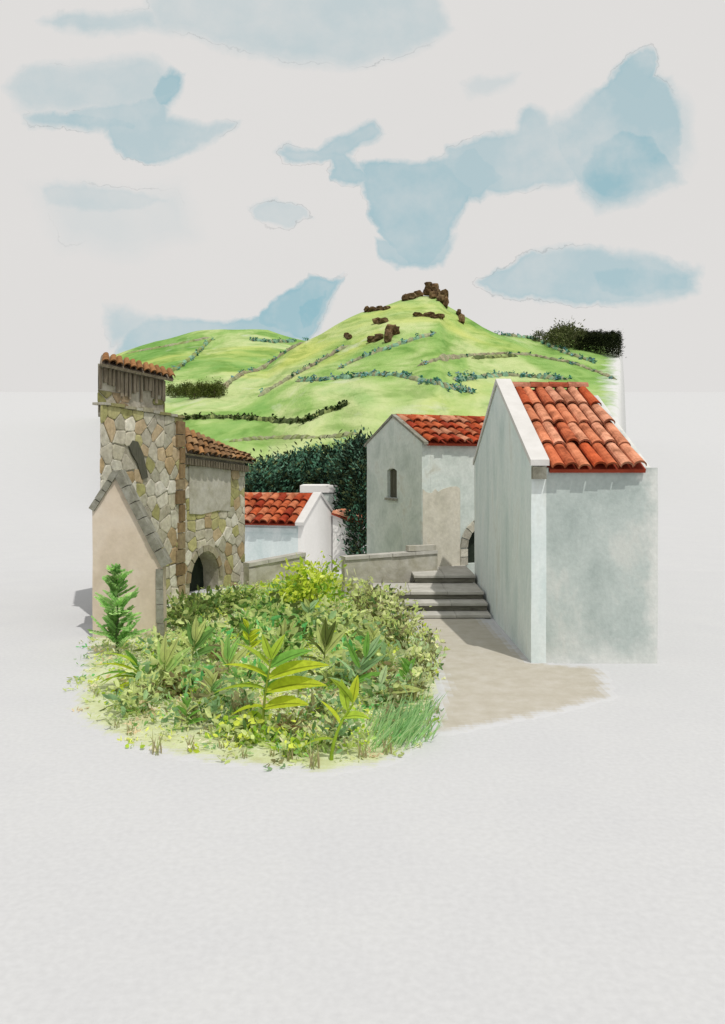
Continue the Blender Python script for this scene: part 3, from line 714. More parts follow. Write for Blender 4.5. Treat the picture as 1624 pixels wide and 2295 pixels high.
# --- the grey house up the steps
c1 = V((1.505, 21.5, 0)); a1 = V((-1.376, 3, 0)).normalized(); b1 = V((3, 1.376, 0)).normalized(); W1 = 3.3; L1 = 4.2
def arch(cx, hw, z0, zs, n=9, rise=None):
    rise = rise or hw
    return [(cx-hw, z0), (cx+hw, z0)]+[(cx+hw*math.cos(math.pi*i/n), zs+rise*math.sin(math.pi*i/n)) for i in range(n+1)]
win = [(1.40, 2.28), (1.99, 2.28), (1.99, 3.02), (1.85, 3.07), (1.70, 3.085), (1.54, 3.07), (1.40, 3.02)]
door = arch(1.90, .56, .60, 1.02, rise=.58)
h1 = thing('gabled_house', 'grey gabled house with one small shuttered window at the top of the steps', 'house', c1)
wg, wl, wb, we = gabled(c1, W1, L1, a1, b1, -1.9, 3.77, 4.48, None, [win], [door])
uneven(wg.build('gable_wall', M['mid_wall'], h1)); uneven(wl.build('long_wall', M['mid_wall'], h1)); uneven(wb.build('back_wall', M['mid_wall'], h1)); we.build('far_gable_wall', M['mid_wall'], h1)
# worn lower plaster coat standing proud of the long wall, ragged upper edge
pl = []; uu_ = .02
top = []
while uu_ < 1.10: top.append((uu_, 2.52+R.uniform(-.06, .06)+(.05 if uu_ > .5 else 0))); uu_ += .09
w = MB(); w.prism([(.02, -.2), (1.12, -.2), (1.12, 2.5)]+top[::-1], [], c1-a1*.018, b1, -a1, .016); w.build('plaster_coat', M['worn_wall'], h1)
# window: shutter set back in the opening, with a sill and boards
w = MB(); w.box(c1+a1*1.405+UP*2.285+b1*.12, a1*.58, b1*.03, UP*.80); sh = w.build('window', M['shutter'], h1)
w = MB()
for k in range(4): w.box(c1+a1*(1.42+.145*k)+UP*2.30+b1*.098, a1*.125, b1*.02, UP*.74)
w.build('shutter', M['shutter'], sh)
w = MB(); w.box(c1+a1*1.34+UP*2.215-b1*.05, a1*.71, b1*.05-b1*.002, UP*.06); w.build('sill', M['coping'], sh)
w = MB(); w.prism(door, [], c1+a1*.2, b1, -a1, .05); dr = w.build('door', M['dark'], h1)
w = MB(); nv = 9
for i in range(nv):
    t0_, t1_ = math.pi*(i+.05)/nv, math.pi*(i+.95)/nv
    q_ = [(1.90+r_*math.cos(tt), 1.02+(r_+.02)*math.sin(tt)) for r_, tt in ((.565, t0_), (.78, t0_), (.78, t1_), (.565, t1_))]
    f = R.uniform(.35, .8); w.prism(q_, [], c1-a1*.045, b1, -a1, .044, (f*.8, f*.78, f*.68))
for i in range(2):
    f = R.uniform(.5, .9); w.prism([(1.12, .58+.22*i), (1.335, .58+.22*i), (1.335, .78+.22*i), (1.12, .78+.22*i)], [], c1-a1*.045, b1, -a1, .044, (f*.8, f*.78, f*.7))
w.build('door_surround', M['stone'], h1)
e0 = c1-a1*.14+b1*.10+UP*3.72; e1 = e0+b1*(L1-.1); r0 = c1+a1*W1/2+b1*.10+UP*4.46; r1 = r0+b1*(L1-.1)
rf = tiles(h1, e0, e1, r1, r0, 16, 4, RED, lift=.05)
e2 = c1+a1*(W1+.14)+b1*.10+UP*3.72
w = MB(); w.quadbox([r0+a1*.003-UP*.06, r1+a1*.003-UP*.06, e2+b1*(L1-.1)-UP*.06, e2-UP*.06, r0+a1*.003, r1+a1*.003, e2+b1*(L1-.1), e2]); w.build('back_roof', M['pan'], h1)
ridge(rf, r0+UP*.03, r1+UP*.03, .11, 9, RED)
w = MB()
for (s0, z0_, s1, z1_) in ((-.16, 3.69, W1/2, 4.485), (W1/2, 4.485, W1+.16, 3.69)):
    O = c1-b1*.03
    w.quadbox([O+a1*s0+UP*(z0_+.004), O+b1*.13+a1*s0+UP*(z0_+.004), O+b1*.13+a1*s1+UP*(z1_+.004), O+a1*s1+UP*(z1_+.004),
               O+a1*s0+UP*(z0_+.07), O+b1*.13+a1*s0+UP*(z0_+.07), O+b1*.13+a1*s1+UP*(z1_+.07), O+a1*s1+UP*(z1_+.07)])
w.build('verge', M['coping'], h1)

# --- the little white house in the valley
c2 = V((-2.344, 34, 0)); a2 = V((1.104, 4, 0)).normalized(); b2 = V((-a2.y, a2.x, 0)); W2 = 4.15; L2 = 5.2
h2 = thing('gabled_house', 'small white house with red tiled roof low in the valley', 'house', V((c2.x, c2.y, DIP)))
wg, wl, wb, we = gabled(c2, W2, L2, a2, b2, DIP-.05, .78, 1.86, None)
uneven(wg.build('gable_wall', M['white_wall'], h2)); uneven(wl.build('long_wall', M['grey_wall'], h2)); uneven(wb.build('back_wall', M['grey_wall'], h2)); we.build('far_gable_wall', M['grey_wall'], h2)
e0 = c2-a2*.2+b2*.30+UP*.78; e1 = e0+b2*(L2-.3); r0 = c2+a2*W2/2+b2*.30+UP*1.84; r1 = r0+b2*(L2-.3)
rf = tiles(h2, e0, e1, r1, r0, 13, 4, RED, lift=.07)
e2 = c2+a2*(W2+.2)+b2*.30+UP*.78
w = MB(); w.quadbox([r0+a2*.003-UP*.06, r1+a2*.003-UP*.06, e2+b2*(L2-.3)-UP*.06, e2-UP*.06, r0+a2*.003, r1+a2*.003, e2+b2*(L2-.3), e2]); w.build('back_roof', M['pan'], h2)
ridge(rf, r0+UP*.03, r1+UP*.03, .14, 8, RED)
w = MB()
for (s0, z0_, s1, z1_) in ((-.2, .74, W2/2, 1.88), (W2/2, 1.88, W2+.2, .74)):
    O = c2-b2*.05
    w.quadbox([O+a2*s0+UP*(z0_+.004), O+b2*.36+a2*s0+UP*(z0_+.004), O+b2*.36+a2*s1+UP*(z1_+.004), O+a2*s1+UP*(z1_+.004),
               O+a2*s0+UP*(z0_+.13), O+b2*.36+a2*s0+UP*(z0_+.13), O+b2*.36+a2*s1+UP*(z1_+.13), O+a2*s1+UP*(z1_+.13)])
w.build('coping', M['white_coping'], h2)
w = MB(); w.box(c2-a2*.05+b2*.3+UP*.42, b2*(L2-.4), a2*.047, UP*.2); w.build('eave_band', M['grey_wall'], h2)
# its lean-to, a lower roof against the gable
hA = thing('lean_to', 'tiny white lean-to with orange roof against the white house gable', 'shed', V((c2.x, c2.y, DIP))+a2*3.6-b2*.05)
oA = c2+a2*3.62-b2*.06; wd = 1.22; dp = 1.6
w = MB(); zr, ze = 1.02, .60
w.prism([(0, DIP), (wd, DIP), (wd, ze-.05), (0, zr-.05)], [], oA, -b2, -a2, .2); w.prism([(0, DIP), (wd, DIP), (wd, ze-.05), (0, zr-.05)], [], oA+a2*dp, -b2, a2, .2)
w.box(oA-b2*(wd-.2)+a2*.202+UP*DIP, -b2*.197, a2*(dp-.404), UP*(ze-DIP-.06)); w.build('wall', M['white_wall'], hA)
tiles(hA, oA-b2*(wd+.12)-a2*.15+UP*(ze-.04), oA-b2*(wd+.12)+a2*(dp+.1)+UP*(ze-.04), oA+a2*(dp+.1)+UP*(zr+.02), oA-a2*.15+UP*(zr+.02), 5, 2, SALM, lift=.05)
# flat topped building behind
pA = P(672, 1088, 44); pB = P(768, 1088, 44)
hF = thing('flat_roofed_building', 'grey flat topped building behind the white house', 'building', (pA.x, 44, DIP))
w = MB(); w.box((pA.x+.06, 44, DIP-.05), Xv*(pB.x-pA.x-.12), Yv*2.6, UP*(pA.z-.42-DIP+.05)); w.build('wall', M['mid_wall'], hF)
w = MB(); w.box((pA.x, 43.93, pA.z-.37), Xv*(pB.x-pA.x), Yv*2.74, UP*.37); w.build('parapet', M['white_wall'], hF)

# ------------------------------------------------------------------ the stone house on the left
STC = (lambda *a: [lin(*c, 1.0) for c in a])((214,211,200),(204,202,190),(198,194,180),(208,206,196),(190,186,170),(178,176,162),(194,176,148),(180,160,128),(184,180,134),(172,170,120),(216,214,206),(186,182,170))
def clip(poly, nx_, ny_, d):
    res = []; m = len(poly)
    for i in range(m):
        p, q_ = poly[i], poly[(i+1) % m]; a = p[0]*nx_+p[1]*ny_-d; b = q_[0]*nx_+q_[1]*ny_-d
        if a <= 0: res.append(p)
        if (a < 0 < b) or (b < 0 < a): t_ = a/(a-b); res.append((p[0]+(q_[0]-p[0])*t_, p[1]+(q_[1]-p[1])*t_))
    return res
def stones(mb, O, U, Nn, convex, sx, sz, gap, skip=None, keep=1.0, depth=(.012, .035), pal=STC, strict=False):
    us = [p[0] for p in convex]; zs = [p[1] for p in convex]; seeds = []; r_ = 0; z = min(zs)
    while z < max(zs)+sz*.5:
        u = min(us)+(sx*.5 if r_ % 2 else 0)
        while u < max(us)+sx*.5:
            seeds.append((u+R.uniform(-.33, .33)*sx, z+R.uniform(-.28, .28)*sz)); u += sx*R.uniform(.75, 1.35)
        z += sz; r_ += 1
    for i, s in enumerate(seeds):
        poly = list(convex)
        for j, t_ in enumerate(seeds):
            if i == j: continue
            dx, dz = t_[0]-s[0], t_[1]-s[1]; ln = math.hypot(dx, dz)
            if ln > 3.2*max(sx, sz) or ln < 1e-6: continue
            poly = clip(poly, dx/ln, dz/ln, ((s[0]+t_[0])/2*dx+(s[1]+t_[1])/2*dz)/ln-gap*R.uniform(.3, .7))
            if len(poly) < 3: break
        if len(poly) < 3: continue
        cu = sum(p[0] for p in poly)/len(poly); cz = sum(p[1] for p in poly)/len(poly)
        if skip and (skip(cu, cz) or (strict and any(skip(*p) for p in poly))): continue
        if R.random() > keep: continue
        rp = []
        for k in range(len(poly)):
            p, q_ = poly[k], poly[(k+1) % len(poly)]
            for f in (.15, .85): rp.append((p[0]+(q_[0]-p[0])*f+R.uniform(-.01, .01), p[1]+(q_[1]-p[1])*f+R.uniform(-.01, .01)))
        d = R.uniform(*depth); m = len(rp); col = R.choice(pal); f = R.uniform(.85, 1.12); col = tuple(x*f for x in col[:3])
        base_ = [O+U*p[0]+UP*p[1]-Nn*.01 for p in rp]; mid = [O+U*p[0]+UP*p[1]+Nn*d*.75 for p in rp]
        topv = [O+U*(cu+(p[0]-cu)*.86)+UP*(cz+(p[1]-cz)*.86)+Nn*d for p in rp]
        mb.add(base_+mid+topv, [(k, (k+1) % m, m+(k+1) % m, m+k) for k in range(m)]+[(m+k, m+(k+1) % m, 2*m+(k+1) % m, 2*m+k) for k in range(m)]+[tuple(2*m+k for k in range(m))], col)
A = V(((225-CX)*17/F, 17, 0)); B = V(((409-CX)*20/F, 20, 0)); wt = (B-A); LT = wt.length; wt = wt.normalized(); nt_ = V((wt.y, -wt.x, 0))
ray = V((A.x, A.y, 0)).normalized(); rb = V((B.x, B.y, 0)).normalized()
hS = thing('stone_house', 'tall rubble stone house with brown tiled eaves at the left edge', 'house', A)
zsh = 3.2+102*20/F          # shoulder height at the right end
zl = EZ+220*17/F; zr_ = EZ+186*19.5/F
w = MB(); n4 = 2.2
def skewbox(mb, p0, p1, d0, d1, zb, z0_, z1_):
    q_ = [p0, p1, p1+d1, p0+d0]
    mb.quadbox([V((p.x, p.y, zb)) for p in q_]+[V((q_[0].x, q_[0].y, z0_)), V((q_[1].x, q_[1].y, z1_)), V((q_[2].x, q_[2].y, z1_)), V((q_[3].x, q_[3].y, z0_))])
Bs = A+wt*(LT*.78)
skewbox(w, A, B, ray*n4, rb*n4, -.1, zsh+.12, zsh)
back = nt_*-.06
skewbox(w, A+back, Bs+back, ray*(n4-.2), V((Bs.x, Bs.y, 0)).normalized()*(n4-.2), zsh-.02, zl+.05, zr_+.07)
wall_o = w.build('wall', M['mortar'], hS)
def ts(px, py):
    k = (px-CX)/F; u = (k*A.y-A.x)/(wt.x-k*wt.y); return (u, EYE-(py-HY)*(A.y+wt.y*u)/F)
slitp = [ts(*q) for q in [(286,1000),(294,987),(306,990),(318,1018),(329,1070),(316,1075),(305,1038),(293,1018)]]
w = MB(); 
stones(w, A, wt, nt_, [(0, -.05), (LT, -.05), (LT, zsh), (0, zsh+.12)], .40, .27, .014, skip=lambda u, z: inside(slitp, u, z))
stones(w, A+back, wt, nt_, [(0, zsh+.14), (LT*.78, zsh+.10), (LT*.78, zr_-.45), (0, zl-.48)], .42, .28, .02, keep=.8, depth=(.008, .02), pal=[lin(182,178,164,.8), lin(196,192,180,.8), lin(160,156,112,.8), lin(168,150,124,.8), lin(150,150,100,.8)])
w.build('stonework', M['stone'], hS, recalc=False)
w = MB(); z = 0
while z < zsh-.1:      # brown corner stones
    hh = R.uniform(.22, .42); hh = min(hh, zsh-z); l0 = R.uniform(.18, .38); f = R.uniform(.8, 1.1); c = R.choice([lin(160,138,106,.8), lin(146,124,94,.8), lin(172,156,128,.8)])
    w.box(A+wt*(LT-l0)-nt_*.03+UP*(z+.012), wt*(l0+.01), nt_*.10, UP*(hh-.024), tuple(x*f for x in c[:3])); z += hh
w.build('corner_stones', M['stone'], hS)
w = MB(); w.prism(slitp, [], A+nt_*.038, wt, nt_, .03); w.build('crevice', M['shutter'], hS)
# rough ledge of cap stones where the wall steps in
w = MB(); u = 0
while u < LT-.05:
    l0 = min(R.uniform(.25, .5), LT-u); f = R.uniform(.8, 1.05); c = R.choice([lin(186,182,160,.8), lin(170,166,120,.8), lin(200,198,186,.8)])
    w.box(A+wt*(u+.01)-nt_*.20+UP*(zsh+.122-.12*(u+l0/2)/LT), wt*(l0-.02), nt_*.27, UP*R.uniform(.05, .1), tuple(x*f for x in c[:3])); u += l0
w.build('ledge', M['stone'], hS)
# added dark strips below the eave, imitating its shadow streaks
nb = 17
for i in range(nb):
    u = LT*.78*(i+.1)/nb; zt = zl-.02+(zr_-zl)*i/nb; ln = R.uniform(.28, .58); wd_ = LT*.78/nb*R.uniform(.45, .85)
    w = MB(); w.box(A+back+wt*u+nt_*.012+UP*(zt-ln), wt*wd_, nt_*R.uniform(.02, .045), UP*ln); w.build('eave_shadow_strip', M['wood_and_shade'], hS)
OLDT = [lin(170,136,98,.85), lin(158,124,88,.85), lin(178,146,108,.85), lin(146,116,84,.85), lin(172,130,86,.85)]
e0 = A+nt_*.16+UP*(zl+.02)-wt*.22; e1 = Bs+nt_*.16+UP*(zr_+.02)+wt*.04
tiles(hS, e0, e1, e1+V((-.30, 1.0, .30)), e0+V((-.28, 1.0, .30)), 11, 1, [lin(172,126,80,.85), lin(158,114,70,.85), lin(180,138,94,.85)], mats=('old_tile', 'wood_and_shade'), lift=.04, rise=.075)
# the lower wing with the arched recess
B2 = B-nt_*.12; Cc = V(((548-CX)*22.8/F, 22.8, 0)); wl_ = Cc-B2; LL = wl_.length; wl_ = wl_.normalized(); nl = V((wl_.y, -wl_.x, 0))
hL = thing('stone_wing', 'low stone outbuilding with dark arched recess and sloping brown tiled roof', 'outbuilding', B2)
def u_at(px):           # where along the wing's front a print column falls
    k = (px-CX)/F; return (k*B2.y-B2.x)/(wl_.x-k*wl_.y)
ua, ub = u_at(424), u_at(490); uc = (ua+ub)/2; hw = (ub-ua)/2
def z_at(u, py): Y = B2.y+wl_.y*u; return EYE-(py-HY)*Y/F
zA = z_at(uc, 1236); zF = -.02
arc = arch(uc, hw, zF, zA-hw*1.1, rise=hw*1.1)
zt0, zt1 = 3.56, 3.32
w = MB(); w.prism([(0, -.1), (uc-hw, -.1)]+[(uc-hw, zF)]+[p for p in arc[2:][::-1]][1:-1]+[(uc+hw, zF), (uc+hw, -.1), (LL, -.1), (LL, zt1), (0, zt0)], [], B2, wl_, nl, .45)
w.build('wall', M['mortar'], hL)
w = MB(); rc = V((Cc.x, Cc.y, 0)).normalized(); rB = V((B2.x, B2.y, 0)).normalized()
skewbox(w, Cc-nl*.46-wl_*.35, Cc-nl*.46-wl_*.02, rc*2.0, rc*2.0, -.1, zt1-.05, zt1-.02)
w.build('side_wall', M['mortar'], hL)
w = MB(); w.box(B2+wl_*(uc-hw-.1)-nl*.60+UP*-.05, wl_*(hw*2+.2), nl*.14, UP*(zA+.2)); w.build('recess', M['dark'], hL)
w = MB()
inA = lambda u, z: (abs(u-uc) < hw+.01 and z < zA-hw*1.1) or math.hypot((u-uc)/(hw+.03), (z-(zA-hw*1.1))/(hw*1.1+.03)) < 1
plaster = lambda u, z: LL*.12 < u < LL*.76 and 1.95 < z < 3.12
stones(w, B2, wl_, nl, [(.03, -.05), (LL-.02, -.05), (LL-.02, zt1-.2), (.03, zt0-.2)], .36, .25, .014, skip=inA, strict=True)
# voussoirs of the arch
for i in range(9):
    t0_, t1_ = math.pi*(i+.06)/9, math.pi*(i+.94)/9; zc_ = zA-hw*1.1
    q_ = [(uc+r_*math.cos(tt), zc_+r_*1.1*math.sin(tt)) for r_, tt in ((hw+.01, t0_), (hw+.15, t0_), (hw+.15, t1_), (hw+.01, t1_))]
    f = R.uniform(.8, 1.1); c = R.choice([lin(196,192,180,.8), lin(176,160,132,.8), lin(186,180,160,.8)]); w.prism(q_, [], B2+nl*.05, wl_, nl, .055, tuple(x*f for x in c[:3]))
w.build('stonework', M['stone'], hL, recalc=False)
w = MB(); w.prism([(LL*.14, 2.0), (LL*.3, 1.96), (LL*.55, 2.02), (LL*.74, 1.98), (LL*.75, 3.1), (LL*.13, 3.16)], [], B2+nl*.042, wl_, nl, .03); w.build('plaster_panel', M['low_wall'], hL)
e0 = B2+nl*.22+UP*3.46; e1 = Cc+nl*.22+wl_*.14+UP*3.24
r0 = P(411, 962, 20.9); r1 = P(548, 1022, 24.2)
tiles(hL, e0, e1, r1, r0, 13, 3, OLDT, mats=('old_tile', 'wood_and_shade'), lift=.045)
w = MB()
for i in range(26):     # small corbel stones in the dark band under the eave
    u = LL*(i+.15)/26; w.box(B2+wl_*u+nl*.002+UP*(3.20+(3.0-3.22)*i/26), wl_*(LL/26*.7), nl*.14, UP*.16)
w.build('cornice', M['wood_and_shade'], hL)

# --- the beige gable in front
YG = 15.6
def g2(px, py): p = P(px, py, YG); return (p.x, p.z)
hG = thing('gabled_shed', 'beige rendered gable with grey coping stones in front of the tall stone house', 'outbuilding', (g2(280, 0)[0], YG, 0))
og = V((0, YG, 0))
ax, az_ = g2(263, 1058); kx, kz = g2(366, 1262); lx, lz = g2(207, 1140)
w = MB(); w.prism([(lx, -.1), (kx, -.1), (kx, kz), (ax, az_), (lx, lz)], [], og, Xv, -Yv, .25)
uneven(w.build('gable_wall', M['beige'], hG))
w = MB()
dR = V((ax, YG, 0)).normalized(); dr_ = V((kx, YG, 0)).normalized(); dl_ = V((lx, YG, 0)).normalized()
w.quadbox([V((kx-.22, YG+.252, -.1)), V((kx-.012, YG+.252, -.1)), V((kx-.012, YG+.252, 0))+dr_*.9+UP*-.1, V((kx-.22, YG+.252, 0))+dr_*.9-UP*.1,
           V((kx-.22, YG+.252, kz-.04)), V((kx-.012, YG+.252, kz-.04)), V((kx-.012, YG+.252, 0))+dr_*.9+UP*(kz-.04), V((kx-.22, YG+.252, 0))+dr_*.9+UP*(kz-.04)])
w.build('side_wall', M['mortar'], hG)
w = MB(); 
for (x0_, z0_, x1_, z1_, dd) in ((ax, az_, kx, kz, dr_), (lx, lz, ax, az_, dl_)):
    w.quadbox([V((x0_, YG+.26, z0_-.03)), V((x1_, YG+.26, z1_-.03)), V((x1_, YG+.26, z1_-.03))+dR*.85, V((x0_, YG+.26, z0_-.03))+dR*.85,
               V((x0_, YG+.26, z0_+.05)), V((x1_, YG+.26, z1_+.05)), V((x1_, YG+.26, z1_+.05))+dR*.85, V((x0_, YG+.26, z0_+.05))+dR*.85])
w.build('roof', M['coping'], hG)
# coping stones, laid in lengths along both slopes, proud of the face
def copes(x0_, z0_, x1_, z1_, nst, th, out_):
    d = V((x1_-x0_, 0, z1_-z0_)); ln = d.length; d = d/ln; pn = V((-d.z, 0, d.x))
    if pn.z < 0: pn = -pn
    for i in range(nst):
        s0 = ln*i/nst+.008; s1 = ln*(i+1)/nst-.008; f = R.uniform(.85, 1.1); k = R.uniform(-.012, .012)
        O = V((x0_, YG-out_+k, z0_))+d*s0-pn*th*.55
        w.box(O, d*(s1-s0), Yv*(out_+.30), pn*th, (f, f, f))
w = MB(); copes(ax, az_+.02, kx+.05, kz-.05, 6, .14, .06); copes(lx-.02, lz-.02, ax-.02, az_+.02, 4, .11, .06)
w.build('coping', M['coping'], hG)
w = MB(); z = -.05
while z < kz-.1:
    hh = min(R.uniform(.25, .4), kz-.1-z); w.box((kx-.115+R.uniform(-.02, .02), YG-.03, z+.006), Xv*.13, Yv*.026, UP*(hh-.012)); z += hh
w.build('corner_stones', M['coping'], hG)

# ------------------------------------------------------------------ steps and low walls
st = thing('stone_steps', 'broad stone steps with pale treads climbing beside the right house', 'steps', (1.6, 17.5, 0))
yk = [17.5, 18.0, 18.54, 19.92]; zk = [0, .08, .244, .40, .58]; xl = [.50, .36, .24, 1.20]; XR = 2.66
for k in range(4):
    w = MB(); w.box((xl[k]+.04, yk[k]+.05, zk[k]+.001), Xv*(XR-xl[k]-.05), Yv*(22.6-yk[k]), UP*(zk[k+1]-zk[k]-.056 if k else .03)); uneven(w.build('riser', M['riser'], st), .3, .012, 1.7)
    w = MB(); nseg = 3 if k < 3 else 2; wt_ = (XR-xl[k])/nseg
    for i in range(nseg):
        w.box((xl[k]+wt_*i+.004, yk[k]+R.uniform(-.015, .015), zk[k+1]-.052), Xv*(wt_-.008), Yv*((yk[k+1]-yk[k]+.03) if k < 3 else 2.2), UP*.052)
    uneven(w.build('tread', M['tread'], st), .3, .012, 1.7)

def low_wall(name, label, p0, p1, z0_, z1_, th, cop, extra=None):
    d = (p1-p0); ln = d.length; d = d/ln; nn = V((d.y, -d.x, 0))
    t_ = thing(name, label, 'wall', p0); w = MB()
    w.prism([(0, -.1), (ln, -.1), (ln, z1_-cop), (0, z0_-cop)], [], p0, d, nn, th); uneven(w.build('wall', M['low_wall'], t_), .3, .014, 1.5)
    w = MB(); m = max(2, int(ln/.6))
    for i in range(m):
        a, b = ln*i/m+.006, ln*(i+1)/m-.006; za = z0_+(z1_-z0_)*a/ln; zb = z0_+(z1_-z0_)*b/ln; k = R.uniform(-.006, .006)
        q_ = [p0+d*a+nn*(.04+k), p0+d*b+nn*(.04+k), p0+d*b-nn*(th+.04), p0+d*a-nn*(th+.04)]
        w.quadbox([q_[0]+UP*(za-cop+.002), q_[1]+UP*(zb-cop+.002), q_[2]+UP*(zb-cop+.002), q_[3]+UP*(za-cop+.002), q_[0]+UP*za, q_[1]+UP*zb, q_[2]+UP*zb, q_[3]+UP*za])
    w.build('coping', M['tread'], t_)
    return t_, d, nn, ln
pa = V(((772-CX)*20/F, 20, 0)); pb = V(((980-CX)*20.9/F, 20.9, 0))
lw, d_, nn_, ln_ = low_wall('garden_wall', 'low pale wall with thin coping between the steps and yellow bush', pa, pb, EYE-(1248-HY)*20/F, EYE-(1233-HY)*20.9/F, .22, .08)
ps = pb-d_*.78
w = MB(); w.box(V((ps.x, ps.y, EYE-(1236-HY)*20.7/F+.012))-nn_*.18, d_*.74, nn_*.18, UP*.13, (1, 1, 1)); tag(w.build('stone_slab', M['low_wall']), 'flat stone slab lying on the right end of the low garden wall', 'slab')
pa = V(((556-CX)*22/F, 22, 0)); pb = V(((684-CX)*23.2/F, 23.2, 0))
lw2, d_, nn_, ln_ = low_wall('garden_wall', 'sloping low wall with end pillar beside the stone outbuilding', pa, pb, EYE-(1262-HY)*22/F, EYE-(1238-HY)*23.2/F, .22, .10)
w = MB(); w.box(pa+nn_*.03+d_*-.02-UP*.1, d_*.22, nn_*.05, UP*(EYE-(1266-HY)*22/F)); w.build('pillar', M['low_wall'], lw2)

# ------------------------------------------------------------------ garden plants
def pal(*a, k=1.8): return [lin(*c, k) for c in a]
YG_ = pal((178,194,66),(196,206,90),(150,176,60),(206,212,120),(120,158,60))
GRN = pal((130,170,92),(110,150,84),(158,184,110),(96,130,70),(176,190,124))
SAGE = pal((140,168,124),(120,150,108),(166,186,142),(150,160,120))
DKO = pal((110,110,78),(128,126,92),(146,142,106),(94,94,62),(156,158,118))
MINT = pal((110,180,110),(128,190,130),(90,160,96))
PALE = pal((190,200,140),(176,188,124),(204,208,160),(160,172,110))
BRN = pal((160,134,100),(140,114,84),(150,140,100), k=1.3)
def shrub(name, label, w_, h_, n, lf, palette, group=None, cat='shrub', round_=True, stems=7, seedcol=None):
    lf *= 1.65; n = int(n*.27); palette = list(palette)+(PALE[:2]+pal((92,104,58),(84,112,64)) if name != 'flowering_bush' else pal((120,140,50)))
    t_ = thing(name, label, cat, (0, 0, 0), group)
    sb = MB(); tips = []
    for i in range(stems):
        a = R.uniform(0, 6.283); rr = w_*.5*R.uniform(.3, .85); hh = h_*R.uniform(.55, .95)
        tip = V((math.cos(a)*rr, math.sin(a)*rr, hh)); mid = V((tip.x*.4, tip.y*.4, hh*.55)); tips.append((mid, tip))
        c = R.choice(pal((112,104,70),(128,130,80),(96,100,62))); sb.tube([(tip.x*.08, tip.y*.08, -.03), mid, tip], [.014, .009, .004], c[:3], 5)
    sb.build('stems', M['stem'], t_)
    fb = MB(); nc = max(6, n//9)
    for i in range(nc):
        if i < len(tips)*2: c = tips[i//2][i % 2].copy()
        else:
            d = rnd().normalized(); rr = R.random()**.45; c = V((d.x*w_*.5*rr, d.y*w_*.5*rr, h_*.5+d.z*h_*.47*rr))
        cc = R.choice(palette); ax_ = rnd().normalized()
        for k in range(9):
            q_ = rnd()*lf*.9; p = c+q_; p.z = max(.01, p.z); f = R.uniform(.78, 1.15)
            d = (V((c.x, c.y, h_*.3)).normalized()*.8+rnd()*.7)
            fb.leaf(p, d, rnd(), lf*R.uniform(.5, 1.75), lf*(R.uniform(.6, .95) if round_ else R.uniform(.22, .4)), tuple(v*f for v in cc[:3]))
    fb.build('foliage', M['leaf'], t_, recalc=False)
    return t_
def put(o, px, py, rz=None, s=1.0):
    p = G(px, py); o.location = p; o.rotation_euler = (0, 0, R.uniform(0, 6.28) if rz is None else rz); o.scale = (s, s, s) if not isinstance(s, tuple) else s; return o

# feature shrubs
put(shrub('flowering_bush', 'bright yellow-green bush in front of the white house gable', 1.55, 1.15, 4200, .06, YG_+YG_[:2]), 706, 1372)
put(shrub('flowering_bush', 'smaller yellow-green bush at the left foot of the brightest bush', 1.0, .62, 2000, .06, YG_+GRN[:2]), 650, 1366)
DK3 = 'dark olive shrubs along the garden edge beside the steps'
s0 = shrub('dark_shrub', 'dark speckled olive shrub at the garden edge beside the steps', .85, .75, 700, .065, DKO+PALE, DK3)
for i, (x, y, s) in enumerate([(838,1392,1.05),(880,1405,.95),(912,1418,.75),(800,1380,.95),(856,1440,.8),(905,1455,.75),(938,1462,.6)]):
    put(s0 if i == 0 else dup(s0, (0, 0, 0)), x, y, s=s)
s1 = shrub('dark_shrub', 'low olive shrub edging the path right of the garden', .55, .5, 380, .055, DKO[:3]+SAGE+PALE, 'olive shrubs edging the path')
for i, (x, y, s) in enumerate([(955,1496,1.0),(968,1520,.85),(935,1515,1.0),(948,1550,.8),(925,1572,.8)]):
    put(s1 if i == 0 else dup(s1, (0, 0, 0)), x, y, s=s)
s2 = shrub('dark_green_shrub', 'dark green shrub growing under the stone outbuilding wall', .85, .5, 700, .075, pal((96,124,66),(116,140,74),(84,106,56),(150,166,92)), 'shrubs under the stone outbuilding')
for i, (x, y, s) in enumerate([(402,1398,1.0),(440,1392,.9),(480,1380,.85),(520,1372,.8),(556,1368,.75),(425,1420,.9)]):
    put(s2 if i == 0 else dup(s2, (0, 0, 0)), x, y, s=s)
# filling shrubs of several kinds
def filler(name, label, group, w_, h_, n, lf, palette, spots, rd=True):
    h_ *= .78; spots = [q for k, q in enumerate(spots) if k % 4 != 3]
    o0 = shrub(name, label, w_, h_, n, lf, palette, group, round_=rd)
    for i, (x, y, s) in enumerate(spots): put(o0 if i == 0 else dup(o0, (0, 0, 0)), x, y, s=s)
filler('leafy_shrub', 'fresh mid green shrub in the overgrown garden', 'mid green garden shrubs', .9, .5, 800, .08, GRN+PALE[:2], [(590,1392,1),(640,1420,1),(560,1430,.9),(500,1430,.9),(690,1440,.9),(450,1452,.85),(620,1480,.9),(540,1500,.8)])
filler('mint_shrub', 'low shrub with round mint green leaves in the garden', 'mint green garden shrubs', .7, .4, 500, .085, MINT+GRN[:3]+PALE[:1], [(585,1440,.9),(650,1452,.8),(480,1470,.8),(705,1500,.8),(430,1560,.8),(780,1480,.8),(560,1540,.7)])
filler('pale_shrub', 'pale yellowish shrub in the overgrown garden', 'pale garden shrubs', .85, .45, 700, .08, PALE+SAGE, [(760,1420,1),(800,1452,.9),(735,1540,.8),(660,1530,.8),(380,1480,.8),(400,1520,.8),(850,1500,.9),(890,1530,.8),(350,1560,.8),(300,1600,.7)])
